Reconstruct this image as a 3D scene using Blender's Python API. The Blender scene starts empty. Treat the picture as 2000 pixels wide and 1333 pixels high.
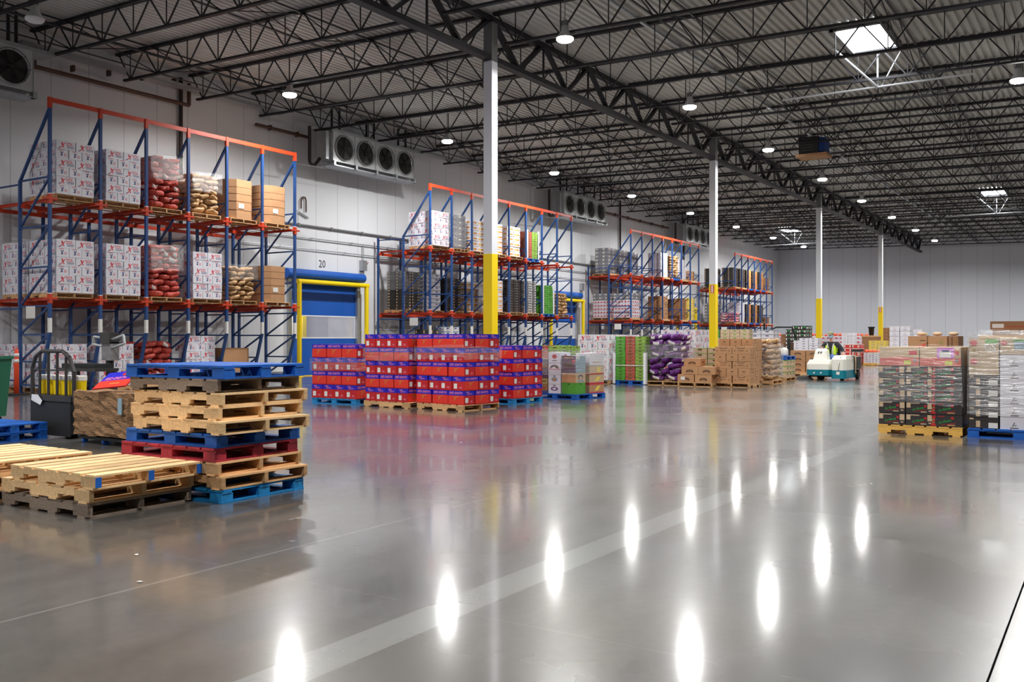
import bpy, bmesh, math, random
from mathutils import Vector, Matrix
random.seed(7)
sc = bpy.context.scene
COL = sc.collection
PI = math.pi
# ------------------------------------------------------------------ materials
def lin(c):
    c = c / 255.0
    return c / 12.92 if c <= .04045 else ((c + .055) / 1.055) ** 2.4
def C(r, g, b): return (lin(r), lin(g), lin(b), 1)
MATS = {}
def mat(name, col, rough=.6, metal=0., var=0., scale=6., bump=0., stretch=None, rnd=0., spec=.5, isl=0.):
    m = bpy.data.materials.new(name); m.use_nodes = True
    nt = m.node_tree; b = nt.nodes['Principled BSDF']
    b.inputs['Roughness'].default_value = rough; b.inputs['Metallic'].default_value = metal
    b.inputs['Specular IOR Level'].default_value = spec
    b.inputs['Base Color'].default_value = col
    if var or bump or rnd:
        tc = nt.nodes.new('ShaderNodeTexCoord'); mp = nt.nodes.new('ShaderNodeMapping')
        nt.links.new(tc.outputs['Object'], mp.inputs[0])
        if stretch: mp.inputs['Scale'].default_value = stretch
        oi = nt.nodes.new('ShaderNodeObjectInfo')
        ad = nt.nodes.new('ShaderNodeVectorMath'); ad.operation = 'ADD'
        ml = nt.nodes.new('ShaderNodeMath'); ml.operation = 'MULTIPLY'; ml.inputs[1].default_value = 37.
        nt.links.new(oi.outputs['Random'], ml.inputs[0])
        nt.links.new(mp.outputs[0], ad.inputs[0]); nt.links.new(ml.outputs[0], ad.inputs[1])
        nz = nt.nodes.new('ShaderNodeTexNoise'); nz.inputs['Scale'].default_value = scale
        nz.inputs['Detail'].default_value = 4
        nt.links.new(ad.outputs[0], nz.inputs['Vector'])
        hs = nt.nodes.new('ShaderNodeHueSaturation'); hs.inputs['Color'].default_value = col
        mr = nt.nodes.new('ShaderNodeMapRange')
        mr.inputs[1].default_value = .3; mr.inputs[2].default_value = .7
        mr.inputs[3].default_value = 1 - var; mr.inputs[4].default_value = 1 + var
        nt.links.new(nz.outputs['Fac'], mr.inputs[0])
        r2 = nt.nodes.new('ShaderNodeMapRange'); r2.inputs[3].default_value = 1 - rnd; r2.inputs[4].default_value = 1 + rnd
        nt.links.new(oi.outputs['Random'], r2.inputs[0])
        mm = nt.nodes.new('ShaderNodeMath'); mm.operation = 'MULTIPLY'
        nt.links.new(mr.outputs[0], mm.inputs[0]); nt.links.new(r2.outputs[0], mm.inputs[1])
        vo = mm.outputs[0]
        if isl:
            ge = nt.nodes.new('ShaderNodeNewGeometry'); r3 = nt.nodes.new('ShaderNodeMapRange'); r3.inputs[3].default_value = 1 - isl; r3.inputs[4].default_value = 1 + isl
            nt.links.new(ge.outputs['Random Per Island'], r3.inputs[0]); m3 = nt.nodes.new('ShaderNodeMath'); m3.operation = 'MULTIPLY'
            nt.links.new(vo, m3.inputs[0]); nt.links.new(r3.outputs[0], m3.inputs[1]); vo = m3.outputs[0]
        nt.links.new(vo, hs.inputs['Value'])
        nt.links.new(hs.outputs[0], b.inputs['Base Color'])
        if bump:
            bp = nt.nodes.new('ShaderNodeBump'); bp.inputs['Strength'].default_value = bump; bp.inputs['Distance'].default_value = .02
            nt.links.new(nz.outputs['Fac'], bp.inputs['Height']); nt.links.new(bp.outputs[0], b.inputs['Normal'])
    MATS[name] = m
    return m
def emis(name, col, st):
    m = bpy.data.materials.new(name); m.use_nodes = True
    nt = m.node_tree; b = nt.nodes['Principled BSDF']
    b.inputs['Base Color'].default_value = (.8, .8, .8, 1)
    b.inputs['Emission Color'].default_value = col; b.inputs['Emission Strength'].default_value = st
    MATS[name] = m
    return m
WOODST = (1.5, 9, 9)
mat('wood', C(196, 154, 108), .8, var=.16, scale=5, stretch=(9, 1.5, 9), rnd=.14, bump=.15, isl=.3)
mat('wood_pale', C(218, 182, 134), .8, var=.13, scale=5, stretch=(9, 1.5, 9), rnd=.08, bump=.15, isl=.26)
mat('wood_grey', C(136, 120, 106), .85, var=.22, scale=5, stretch=(9, 1.5, 9), rnd=.1, bump=.2, isl=.25)
mat('wood_yellow', C(222, 172, 84), .7, var=.15, scale=5, stretch=(1.5, 9, 9), rnd=.05)
mat('paint_blue', C(12, 88, 176), .6, var=.2, scale=7, rnd=.06, bump=.1, isl=.18)
mat('paint_lightblue', C(24, 128, 190), .6, var=.25, scale=7, rnd=.06, bump=.1, isl=.15)
mat('paint_red', C(160, 36, 54), .65, var=.3, scale=7, bump=.1, isl=.2)
mat('steel_black', C(30, 28, 34), .5, var=.12, scale=2)
mat('steel_grey', C(120, 120, 122), .5, var=.08)
mat('rack_blue', C(32, 68, 124), .42, var=.08, scale=3)
mat('rack_orange', C(196, 58, 24), .45, var=.08, scale=3)
mat('white_paint', C(226, 228, 234), .5)
mat('yellow_paint', C(246, 212, 0), .4)
mat('yellow_dark', C(235, 195, 20), .5)
mat('white', C(232, 232, 236), .6)
mat('paper', C(225, 222, 218), .7)
mat('black', C(22, 22, 24), .6)
mat('joint_black', C(12, 12, 12), .95, spec=0.)
mat('rubber', C(30, 29, 30), .8)
mat('galv', C(176, 180, 184), .35, .6, var=.08)
mat('alu', C(205, 208, 210), .35, .35, var=.05)
mat('dark_metal', C(64, 62, 62), .45, .5, var=.15)
mat('fan_dark', C(46, 44, 42), .5, .3)
mat('pipe_brown', C(84, 54, 40), .5, var=.15)
mat('pipe_dark', C(48, 36, 34), .6)
mat('red_carton', C(188, 22, 32), .5, var=.06, rnd=.06)
mat('orange_print', C(222, 50, 32), .5)
mat('pepper_pink', C(214, 108, 96), .5)
mat('blue_print', C(24, 22, 184), .5)
mat('salmon_print', C(232, 130, 150), .5)
mat('gold_print', C(200, 130, 60), .5)
mat('white_carton', C(222, 220, 228), .5, var=.03, rnd=.05)
mat('redp', C(206, 62, 76), .6)
mat('navyp', C(72, 76, 124), .6)
mat('kraft', C(184, 138, 98), .7, var=.06, rnd=.06)
mat('kraft_dark', C(150, 106, 70), .7, var=.08, rnd=.08)
mat('kraft_print', C(96, 66, 48), .7)
mat('tan', C(198, 172, 140), .7, var=.06, rnd=.05)
mat('black_tray', C(44, 40, 40), .45, var=.12, rnd=.1)
mat('grey_tray', C(128, 126, 128), .4, var=.2, scale=12, rnd=.08)
mat('spot_tan', C(190, 160, 130), .5)
mat('orange_tray', C(226, 148, 60), .5, rnd=.05)
mat('green_tray', C(84, 158, 54), .5, var=.1, rnd=.1)
mat('lime_tray', C(134, 170, 74), .5, var=.1, rnd=.1)
mat('rust_tray', C(168, 98, 72), .5, var=.1, rnd=.08)
mat('brown_dark', C(78, 52, 38), .7)
mat('onion_mesh', C(186, 70, 58), .6, var=.5, scale=26, bump=1., rnd=.14)
mat('purple_mesh', C(96, 36, 116), .5, var=.5, scale=26, bump=1., rnd=.12)
mat('paper_sack', C(190, 152, 108), .7, var=.2, scale=9, bump=.8, rnd=.12)
mat('pink_mesh', C(204, 130, 140), .65, var=.35, scale=14, bump=.6, rnd=.1)
mat('orange_fruit', C(228, 98, 66), .6, var=.35, scale=20, bump=.5)
mat('yellow_print', C(236, 206, 90), .6)
mat('magenta', C(205, 130, 205), .6)
mat('lime', C(206, 210, 70), .6)
mat('green_print', C(38, 176, 76), .5)
mat('darkred', C(180, 34, 40), .5)
mat('dark_carton', C(50, 44, 44), .45, var=.1, rnd=.08)
mat('purple_carton', C(92, 62, 84), .5)
mat('bluegrey', C(140, 165, 180), .5)
mat('olive', C(160, 140, 84), .6)
mat('teal', C(10, 122, 140), .35)
mat('cream', C(232, 230, 220), .35)
mat('vest', C(206, 246, 40), .6)
mat('vest_tape', C(200, 196, 190), .5)
mat('jacket', C(34, 36, 44), .8, var=.2)
mat('jeans', C(80, 112, 172), .8, var=.15)
mat('skin', C(196, 146, 124), .55)
mat('cap', C(150, 150, 116), .8, var=.2)
mat('mask', C(168, 196, 216), .7)
mat('hair', C(60, 46, 40), .7)
mat('bin_green', C(18, 84, 60), .45)
mat('cone_orange', C(232, 78, 42), .5)
mat('bale', C(138, 104, 72), .9, var=.5, scale=7, stretch=(2, 2, 14), bump=1.)
mat('door_blue', C(8, 84, 176), .55, var=.04)
mat('door_navy', C(6, 58, 132), .6)
mat('rail_gold', C(190, 160, 90), .4)
mat('ceiling_grey', C(214, 213, 210), .6, var=.14, scale=.6, rnd=.0)
emis('lamp_glow', (1., .98, .94, 1), 60)
emis('sky_glow', (.93, .97, 1, 1), 7)
# walls: insulated panels with seams
def panel_mat(name, axis, pitch, col):
    m = bpy.data.materials.new(name); m.use_nodes = True; nt = m.node_tree; b = nt.nodes['Principled BSDF']
    b.inputs['Roughness'].default_value = .45
    g = nt.nodes.new('ShaderNodeNewGeometry'); s = nt.nodes.new('ShaderNodeSeparateXYZ')
    nt.links.new(g.outputs['Position'], s.inputs[0])
    d = nt.nodes.new('ShaderNodeMath'); d.operation = 'DIVIDE'; d.inputs[1].default_value = pitch
    f = nt.nodes.new('ShaderNodeMath'); f.operation = 'FRACT'
    l = nt.nodes.new('ShaderNodeMath'); l.operation = 'LESS_THAN'; l.inputs[1].default_value = .018 / pitch
    nt.links.new(s.outputs[axis], d.inputs[0]); nt.links.new(d.outputs[0], f.inputs[0]); nt.links.new(f.outputs[0], l.inputs[0])
    nz = nt.nodes.new('ShaderNodeTexNoise'); nz.inputs['Scale'].default_value = .5
    mx = nt.nodes.new('ShaderNodeMix'); mx.data_type = 'RGBA'
    mx.inputs[6].default_value = col; mx.inputs[7].default_value = tuple(v * .55 for v in col[:3]) + (1,)
    nt.links.new(l.outputs[0], mx.inputs[0])
    nt.links.new(mx.outputs[2], b.inputs['Base Color'])
    MATS[name] = m
panel_mat('wall_panel', 'Y', 1.12, C(226, 228, 232))
panel_mat('wall_panel_far', 'X', 1.12, C(214, 217, 226))
# polished concrete
def floor_mat():
    m = bpy.data.materials.new('polished_concrete'); m.use_nodes = True; nt = m.node_tree; b = nt.nodes['Principled BSDF']
    N = nt.nodes.new; L = nt.links.new
    g = N('ShaderNodeNewGeometry'); s = N('ShaderNodeSeparateXYZ'); L(g.outputs['Position'], s.inputs[0])
    def noise(sc_, det, st=(1, 1, 1)):
        mp = N('ShaderNodeMapping'); mp.inputs['Scale'].default_value = st; L(g.outputs['Position'], mp.inputs[0])
        n = N('ShaderNodeTexNoise'); n.inputs['Scale'].default_value = sc_; n.inputs['Detail'].default_value = det
        L(mp.outputs[0], n.inputs['Vector']); return n.outputs['Fac']
    def ramp(fac, a, b_, c0, c1):
        r = N('ShaderNodeMapRange'); r.inputs[1].default_value = a; r.inputs[2].default_value = b_
        r.inputs[3].default_value = c0; r.inputs[4].default_value = c1; L(fac, r.inputs[0]); return r.outputs[0]
    def math_(op, a, v):
        n = N('ShaderNodeMath'); n.operation = op
        L(a, n.inputs[0])
        if isinstance(v, (int, float)): n.inputs[1].default_value = v
        else: L(v, n.inputs[1])
        return n.outputs[0]
    def line(ax, c, w):
        d = math_('SUBTRACT', s.outputs[ax], c); d = math_('ABSOLUTE', d, 0); return math_('LESS_THAN', d, w / 2)
    big = noise(.55, 5); fine = noise(2.2, 8, (2.2, .8, 1)); grit = noise(16, 6)
    v = math_('MULTIPLY', ramp(big, .3, .7, .84, 1.16), ramp(fine, .3, .7, .86, 1.14))
    v = math_('MULTIPLY', v, ramp(grit, .3, .7, .93, 1.07))
    mx = N('ShaderNodeMix'); mx.data_type = 'RGBA'
    mx.inputs[6].default_value = C(88, 88, 87); mx.inputs[7].default_value = C(93, 88, 81); L(ramp(noise(.3, 3), .4, .62, 0, 1), mx.inputs[0])
    hs = N('ShaderNodeHueSaturation'); L(mx.outputs[2], hs.inputs['Color']); L(v, hs.inputs['Value'])
    col = hs.outputs[0]
    def over(col, fac, c, k):
        f = math_('MULTIPLY', fac, k)
        m2 = N('ShaderNodeMix'); m2.data_type = 'RGBA'; L(col, m2.inputs[6]); m2.inputs[7].default_value = c; L(f, m2.inputs[0]); return m2.outputs[2]
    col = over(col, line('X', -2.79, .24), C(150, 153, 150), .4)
    for ax, c, w, k in (('X', -4.45, .02, .24), ('Y', 3.72, .012, .08), ('Y', 13.35, .05, .4), ('Y', 8.55, .02, .1), ('X', -8.7, .03, .25),
                        ('X', -12.95, .03, .2), ('Y', 18.2, .03, .2), ('Y', 23., .03, .2)):
        col = over(col, line(ax, c, w), C(186, 184, 178), k)
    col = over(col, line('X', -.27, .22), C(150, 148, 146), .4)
    col = over(col, line('X', -.42, .014), C(20, 20, 20), .95)
    L(col, b.inputs['Base Color'])
    L(ramp(big, .3, .7, .24, .32), b.inputs['Roughness'])
    b.inputs['Specular IOR Level'].default_value = .5
    b.inputs['Coat Weight'].default_value = .75; L(ramp(big, .3, .7, .075, .12), b.inputs['Coat Roughness']); b.inputs['Coat IOR'].default_value = 1.5
    bp = N('ShaderNodeBump'); bp.inputs['Strength'].default_value = .02; bp.inputs['Distance'].default_value = .05
    L(noise(1.6, 3), bp.inputs['Height']); L(bp.outputs[0], b.inputs['Normal'])
    MATS['floor'] = m
floor_mat()
def film_mat(name, op, tint):
    m = bpy.data.materials.new(name); m.use_nodes = True; nt = m.node_tree; N = nt.nodes.new; L = nt.links.new
    nt.nodes.remove(nt.nodes['Principled BSDF']); out = nt.nodes['Material Output']
    t = N('ShaderNodeBsdfTransparent'); d = N('ShaderNodeBsdfDiffuse'); d.inputs[0].default_value = tint
    gl = N('ShaderNodeBsdfGlossy'); gl.inputs[1].default_value = .22; gl.inputs[0].default_value = (.9, .9, .9, 1)
    tc = N('ShaderNodeTexCoord'); mp = N('ShaderNodeMapping'); mp.inputs['Scale'].default_value = (1.2, 1.2, 9)
    mp.inputs['Rotation'].default_value = (.25, .2, 0)
    L(tc.outputs['Object'], mp.inputs[0]); nz = N('ShaderNodeTexNoise'); nz.inputs['Scale'].default_value = 3.; nz.inputs['Detail'].default_value = 5
    L(mp.outputs[0], nz.inputs['Vector'])
    bp = N('ShaderNodeBump'); bp.inputs['Strength'].default_value = .8; bp.inputs['Distance'].default_value = .06
    L(nz.outputs['Fac'], bp.inputs['Height']); L(bp.outputs[0], gl.inputs['Normal'])
    r = N('ShaderNodeMapRange'); r.inputs[1].default_value = .42; r.inputs[2].default_value = .72; r.inputs[3].default_value = op * .5; r.inputs[4].default_value = min(.85, op * 2)
    L(nz.outputs['Fac'], r.inputs[0])
    m1 = N('ShaderNodeMixShader'); L(r.outputs[0], m1.inputs[0]); L(t.outputs[0], m1.inputs[1]); L(d.outputs[0], m1.inputs[2])
    m2 = N('ShaderNodeMixShader'); m2.inputs[0].default_value = .1; L(m1.outputs[0], m2.inputs[1]); L(gl.outputs[0], m2.inputs[2])
    L(m2.outputs[0], out.inputs['Surface']); MATS[name] = m
film_mat('film', .075, (.75, .77, .8, 1))
film_mat('film_thick', .13, (.72, .73, .76, 1))
def vinyl_mat():
    m = bpy.data.materials.new('vinyl'); m.use_nodes = True; nt = m.node_tree; N = nt.nodes.new; L = nt.links.new
    nt.nodes.remove(nt.nodes['Principled BSDF']); out = nt.nodes['Material Output']
    t = N('ShaderNodeBsdfTransparent'); d = N('ShaderNodeBsdfDiffuse'); d.inputs[0].default_value = (.72, .72, .8, 1); g = N('ShaderNodeBsdfGlossy'); g.inputs[1].default_value = .1
    a = N('ShaderNodeMixShader'); a.inputs[0].default_value = .07; L(t.outputs[0], a.inputs[1]); L(d.outputs[0], a.inputs[2])
    b = N('ShaderNodeMixShader'); b.inputs[0].default_value = .08; L(a.outputs[0], b.inputs[1]); L(g.outputs[0], b.inputs[2]); L(b.outputs[0], out.inputs['Surface']); MATS['vinyl'] = m
vinyl_mat()

# ------------------------------------------------------------------ mesh builder
class MB:
    def __init__(s): s.v = []; s.f = []; s.m = []; s.mats = []; s.smooth = False
    def mi(s, m):
        if m not in s.mats: s.mats.append(m)
        return s.mats.index(m)
    def quad(s, pts, m):
        n = len(s.v); s.v += [tuple(p) for p in pts]; s.f.append(tuple(range(n, n + len(pts)))); s.m.append(s.mi(m))
    def box(s, x0, y0, z0, x1, y1, z1, m):
        n = len(s.v)
        s.v += [(x0, y0, z0), (x1, y0, z0), (x1, y1, z0), (x0, y1, z0), (x0, y0, z1), (x1, y0, z1), (x1, y1, z1), (x0, y1, z1)]
        k = s.mi(m)
        for f in ((0, 3, 2, 1), (4, 5, 6, 7), (0, 1, 5, 4), (1, 2, 6, 5), (2, 3, 7, 6), (3, 0, 4, 7)):
            s.f.append(tuple(n + i for i in f)); s.m.append(k)
    def hull(s, lo, hi, m):          # prism between two polygons of the same count
        n = len(s.v); k = s.mi(m); c = len(lo); s.v += [tuple(p) for p in lo] + [tuple(p) for p in hi]
        for i in range(c):
            j = (i + 1) % c; s.f.append((n + i, n + j, n + c + j, n + c + i)); s.m.append(k)
        s.f.append(tuple(n + i for i in reversed(range(c)))); s.m.append(k)
        s.f.append(tuple(n + c + i for i in range(c))); s.m.append(k)
    def bar(s, p0, p1, r, m, n=4, r2=None):
        p0 = Vector(p0); p1 = Vector(p1); d = (p1 - p0).normalized()
        up = Vector((0, 0, 1)) if abs(d.z) < .9 else Vector((0, 1, 0))
        a = d.cross(up).normalized(); b = a.cross(d)
        ph = PI / 4 if n == 4 else 0
        rr = r * (1.414 if n == 4 else 1); r2 = rr if r2 is None else r2 * (1.414 if n == 4 else 1)
        lo = [p0 + (a * math.cos(ph + 2 * PI * i / n) + b * math.sin(ph + 2 * PI * i / n)) * rr for i in range(n)]
        hi = [p1 + (a * math.cos(ph + 2 * PI * i / n) + b * math.sin(ph + 2 * PI * i / n)) * r2 for i in range(n)]
        s.hull(lo[::-1], hi[::-1], m)
    def path(s, pts, r, m, n=8):
        for a, b in zip(pts, pts[1:]): s.bar(a, b, r, m, n)
    def lathe(s, prof, m, n=20, c=(0, 0, 0), axis='Z', caps=True):
        base = len(s.v); k = s.mi(m)
        for (r, h) in prof:
            for i in range(n):
                t = 2 * PI * i / n; x, y = r * math.cos(t), r * math.sin(t)
                p = (x, y, h) if axis == 'Z' else ((h, x, y) if axis == 'X' else (x, h, y))
                s.v.append((p[0] + c[0], p[1] + c[1], p[2] + c[2]))
        for j in range(len(prof) - 1):
            for i in range(n):
                i2 = (i + 1) % n
                s.f.append((base + j * n + i, base + j * n + i2, base + (j + 1) * n + i2, base + (j + 1) * n + i)); s.m.append(k)
        if caps:
            s.f.append(tuple(base + i for i in range(n))); s.m.append(k)
            e = base + (len(prof) - 1) * n; s.f.append(tuple(e + i for i in range(n))); s.m.append(k)
    def mesh(s, name, smooth=False):
        me = bpy.data.meshes.new(name); me.from_pydata(s.v, [], s.f)
        for m in s.mats: me.materials.append(MATS[m])
        me.polygons.foreach_set('material_index', s.m)
        if smooth: me.polygons.foreach_set('use_smooth', [True] * len(s.f))
        bm = bmesh.new(); bm.from_mesh(me); bmesh.ops.recalc_face_normals(bm, faces=bm.faces); bm.to_mesh(me); bm.free()
        me.update(); return me
def ob(name, me, parent=None, loc=(0, 0, 0), rz=0., rot=None, scale=None):
    o = bpy.data.objects.new(name, me); COL.objects.link(o)
    o.location = loc; o.rotation_euler = rot if rot else (0, 0, rz)
    if scale: o.scale = scale
    if parent: o.parent = parent
    return o
LAB = {}
def tag(o, label=None, cat=None, group=None, kind=None):
    if label: o['label'] = label
    if cat: o['category'] = cat
    if group: o['group'] = group
    if kind: o['kind'] = kind
    return o
def spawn(name, spec, loc, rz, label, cat, group=None, kind=None):
    r = ob(name, None, None, loc, rz); tag(r, label, cat, group, kind)
    def rec(sp, par):
        for it in sp:
            o = ob(it[0], it[1], par)
            if len(it) > 2: rec(it[2], o)
    rec(spec, r); return r
# text outlines as triangles, normalised to width 1
TXT = {}
def text_tris(t, shear=0., bold=0.):
    key = (t, shear, bold)
    if key in TXT: return TXT[key]
    cu = bpy.data.curves.new('t', 'FONT'); cu.body = t; cu.shear = shear; cu.offset = bold; cu.resolution_u = 2; cu.size = 1
    o = bpy.data.objects.new('t', cu); COL.objects.link(o)
    dg = bpy.context.evaluated_depsgraph_get(); me = bpy.data.meshes.new_from_object(o.evaluated_get(dg))
    vs = [v.co.copy() for v in me.vertices]; fs = [tuple(p.vertices) for p in me.polygons]
    bpy.data.objects.remove(o); bpy.data.curves.remove(cu); bpy.data.meshes.remove(me)
    x0 = min(v.x for v in vs); x1 = max(v.x for v in vs); y0 = min(v.y for v in vs); y1 = max(v.y for v in vs)
    vs = [((v.x - x0) / (x1 - x0), (v.y - y0) / (y1 - y0)) for v in vs]
    TXT[key] = (vs, fs); return TXT[key]
# cartons: a (x) by b (y) by h, prints on faces
class Carton(MB):
    def __init__(s, a, b, h, body, lid=None):
        super().__init__(); s.a, s.b, s.h = a, b, h; e = .004
        s.box(-a / 2 + e, -b / 2 + e, 0, a / 2 - e, b / 2 - e, h - .003, body)
        # flap line on the top, finger gap
        s.quad([(-a / 2 + .01, -.004, h - .0015), (a / 2 - .01, -.004, h - .0015), (a / 2 - .01, .004, h - .0015), (-a / 2 + .01, .004, h - .0015)], 'kraft_print' if body.startswith('kraft') else body)
    def fr(s, face, u, v, off=.0):
        a, b, h = s.a - .008, s.b - .008, s.h - .003; o = .0015 + off
        if face == 'F': return (-a / 2 + u * a, -b / 2 - o, v * h)
        if face == 'B': return (a / 2 - u * a, b / 2 + o, v * h)
        if face == 'L': return (-a / 2 - o, b / 2 - u * b, v * h)
        if face == 'R': return (a / 2 + o, -b / 2 + u * b, v * h)
        return (-a / 2 + u * a, -b / 2 + v * b, h + o)
    def rect(s, faces, u0, v0, u1, v1, m, off=0.):
        for f in faces: s.quad([s.fr(f, u0, v0, off), s.fr(f, u1, v0, off), s.fr(f, u1, v1, off), s.fr(f, u0, v1, off)], m)
    def pol(s, faces, pts, m, off=0.):
        for f in faces: s.quad([s.fr(f, u, v, off) for u, v in pts], m)
    def disc(s, faces, cu, cv, ru, rv, m, off=0., n=10):
        s.pol(faces, [(cu + ru * math.cos(2 * PI * i / n), cv + rv * math.sin(2 * PI * i / n)) for i in range(n)], m, off)
    def text(s, faces, t, u0, v0, u1, v1, m, shear=0., bold=0., rise=0., off=.001):
        vs, fs = text_tris(t, shear, bold)
        for f in faces:
            for tri in fs:
                s.quad([s.fr(f, u0 + vs[i][0] * (u1 - u0), v0 + vs[i][1] * (v1 - v0) + vs[i][0] * rise, off) for i in tri], m)
def m_red(label=True):
    c = Carton(.4, .3, .255, 'red_carton')
    c.rect('FB', 0, .04, 1, .7, 'orange_print'); c.rect('FB', 0, 0, 1, .07, 'red_carton', .0005)
    c.rect('FBLR', 0, .67, 1, 1, 'blue_print', .0008)
    c.text('FB', 'RED EARTH', .08, .76, .92, .93, 'salmon_print', .25, .02, 0, .002)
    c.pol('FB', [(.3, .52), (.45, .5), (.62, .58), (.74, .66), (.6, .62), (.46, .56), (.36, .56)], 'gold_print', .0015)
    c.pol('FB', [(.34, .2), (.42, .45), (.52, .5), (.5, .42), (.43, .34)], 'gold_print', .0015)
    c.text('LR', 'RED', .2, .84, .5, .95, 'salmon_print', .2, .01, 0, .002); c.text('LR', 'EARTH', .3, .72, .75, .83, 'salmon_print', .2, .01, 0, .002)
    c.rect('LR', .12, .14, .4, .5, 'paper', .001); c.rect('LR', .58, .16, .82, .2, 'salmon_print', .001); c.rect('LR', .6, .24, .8, .28, 'salmon_print', .001)
    c.rect('T', 0, 0, 1, 1, 'blue_print', .0008); c.rect('T', .2, .4, .8, .6, 'red_carton', .0015)
    return c.mesh('red_and_blue_carton')
def m_white():
    c = Carton(.5, .34, .216, 'white_carton')
    c.pol('FB', [(.17, .18), (.3, .42), (.24, .74), (.31, .86), (.36, .62), (.44, .8), (.46, .7), (.37, .46), (.43, .22), (.36, .2), (.33, .38), (.22, .12)], 'redp')
    c.pol('FB', [(.1, .1), (.17, .08), (.19, .22), (.13, .2)], 'navyp')
    for u, v, w_, h_ in ((.5, .7, .05, .2), (.57, .68, .08, .14), (.67, .72, .06, .16), (.75, .68, .09, .14), (.52, .5, .07, .12), (.61, .5, .05, .15), (.68, .5, .1, .11), (.8, .52, .06, .12)):
        c.pol('FB', [(u, v), (u + w_ * .8, v), (u + w_, v + h_), (u + w_ * .2, v + h_ * .9)], 'redp')
    for u, w_ in ((.56, .05), (.63, .06), (.71, .05), (.78, .07), (.87, .06)): c.pol('FB', [(u, .3), (u + w_ * .8, .3), (u + w_, .44), (u + w_ * .25, .44)], 'navyp')
    c.rect('FB', .56, .2, .92, .24, 'navyp')
    c.pol('LR', [(.34, .28), (.42, .5), (.34, .74), (.42, .78), (.46, .6), (.54, .78), (.6, .74), (.5, .5), (.54, .28)], 'navyp')
    c.disc('LR', .74, .42, .1, .16, 'redp'); c.disc('LR', .74, .42, .06, .1, 'white_carton', .001)
    c.rect('LR', .2, .88, .6, .94, 'redp')
    return c.mesh('white_carton')
def m_white_plain():
    c = Carton(.4, .33, .2, 'white_carton'); c.rect('FBLR', .3, .22, .7, .28, 'navyp'); c.rect('FBLR', .4, .6, .6, .66, 'redp'); c.rect('FBLR', .05, .93, .95, .96, 'tan')
    return c.mesh('white_carton_plain')
def m_kraft(a, b, h, body='kraft', arc=True, lab=False):
    c = Carton(a, b, h, body)
    if arc:
        c.pol('FB', [(.26, .92), (.74, .92), (.7, .8), (.6, .72), (.4, .72), (.3, .8)], 'kraft_print')
        c.pol('FB', [(.3, .94), (.7, .94), (.66, .85), (.58, .79), (.42, .79), (.34, .85)], body, .001)
        c.rect('FB', .3, .46, .7, .5, 'kraft_print'); c.rect('FB', .34, .38, .66, .41, 'kraft_print')
        c.rect('FB', .12, .3, .16, .52, 'kraft_print'); c.rect('FB', .84, .3, .88, .52, 'kraft_print')
        c.disc('LR', .5, .56, .14, .07, 'kraft_print'); c.rect('LR', .28, .24, .72, .27, 'kraft_print')
    else:
        c.disc('FB', .5, .36, .24, .26, 'kraft_print'); c.disc('FB', .5, .28, .17, .17, body, .001); c.rect('FB', .3, .3, .7, .4, 'kraft_print', .0015)
        c.disc('LR', .5, .42, .2, .22, 'kraft_print'); c.disc('LR', .5, .36, .14, .14, body, .001)
    if lab: c.rect('F', .2, .3, .45, .72, 'paper', .002)
    return c.mesh('kraft_carton')
def m_tray(a, b, h, body, spot, rim=None, hole='black', band=None):
    c = Carton(a, b, h * .97, body)
    c.rect('FBLR', .36, .5, .64, .76, hole)
    if spot: c.rect('FB', .05, .2, .2, .8, spot, .001); c.rect('LR', .08, .2, .26, .75, spot, .001); c.rect('FB', .76, .2, .92, .7, spot, .001)
    if rim: c.rect('FBLR', 0, .86, 1, 1, rim, .001)
    if band: c.rect('FBLR', .0, .3, 1, .5, band, .0005)
    for sx in (-1, 1):
        for sy in (-1, 1): c.box(sx * a * .45 - .02, sy * b * .44 - .02, h * .95, sx * a * .45 + .02, sy * b * .44 + .02, h * .995, body)
    return c.mesh('produce_tray')
def m_larena():
    c = Carton(.36, .4, .165, 'dark_carton')
    c.rect('FB', .02, .5, .17, .94, 'tan'); c.rect('FB', .8, .42, .98, .94, 'tan'); c.rect('FB', .17, .86, .5, .94, 'tan')
    c.text('FB', 'La Roma', .24, .24, .66, .46, 'green_print', .35, .0, .2); c.disc('FB', .72, .66, .05, .12, 'darkred')
    c.pol('FB', [(.3, .16), (.75, .34), (.75, .38), (.3, .2)], 'darkred'); c.rect('FB', .55, .12, .76, .2, 'tan'); c.rect('FB', .84, .2, .94, .3, 'tan')
    c.text('LR', 'La Roma', .2, .2, .8, .5, 'green_print', .35, .02, .18)
    return c.mesh('dark_tomato_carton')
def m_larena_end():
    c = Carton(.42, .4, .165, 'dark_carton')
    c.pol('FB', [(.02, .04), (.2, .04), (.16, .3), (.18, .94), (.06, .94), (.08, .4)], 'darkred'); c.rect('FB', .09, .3, .15, .36, 'green_print', .001); c.rect('FB', .1, .55, .15, .62, 'green_print', .001)
    c.text('FB', 'La Roma', .28, .24, .66, .46, 'green_print', .35, .0, .24); c.disc('FB', .7, .76, .05, .13, 'darkred')
    c.pol('FB', [(.36, .14), (.8, .3), (.8, .34), (.36, .18)], 'darkred'); c.rect('FB', .55, .1, .78, .2, 'kraft'); c.rect('FB', .25, .84, .45, .9, 'darkred')
    return c.mesh('dark_tomato_carton_end')
M = {}
M['red'] = m_red(); M['white'] = m_white(); M['whitep'] = m_white_plain()
M['kraft'] = m_kraft(.5, .33, .2); M['kraft2'] = m_kraft(.46, .4, .2, 'kraft', False); M['kraftl'] = m_kraft(.46, .4, .2, 'kraft', False, True)
M['kraftd'] = m_kraft(.5, .4, .25, 'kraft_dark')
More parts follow.
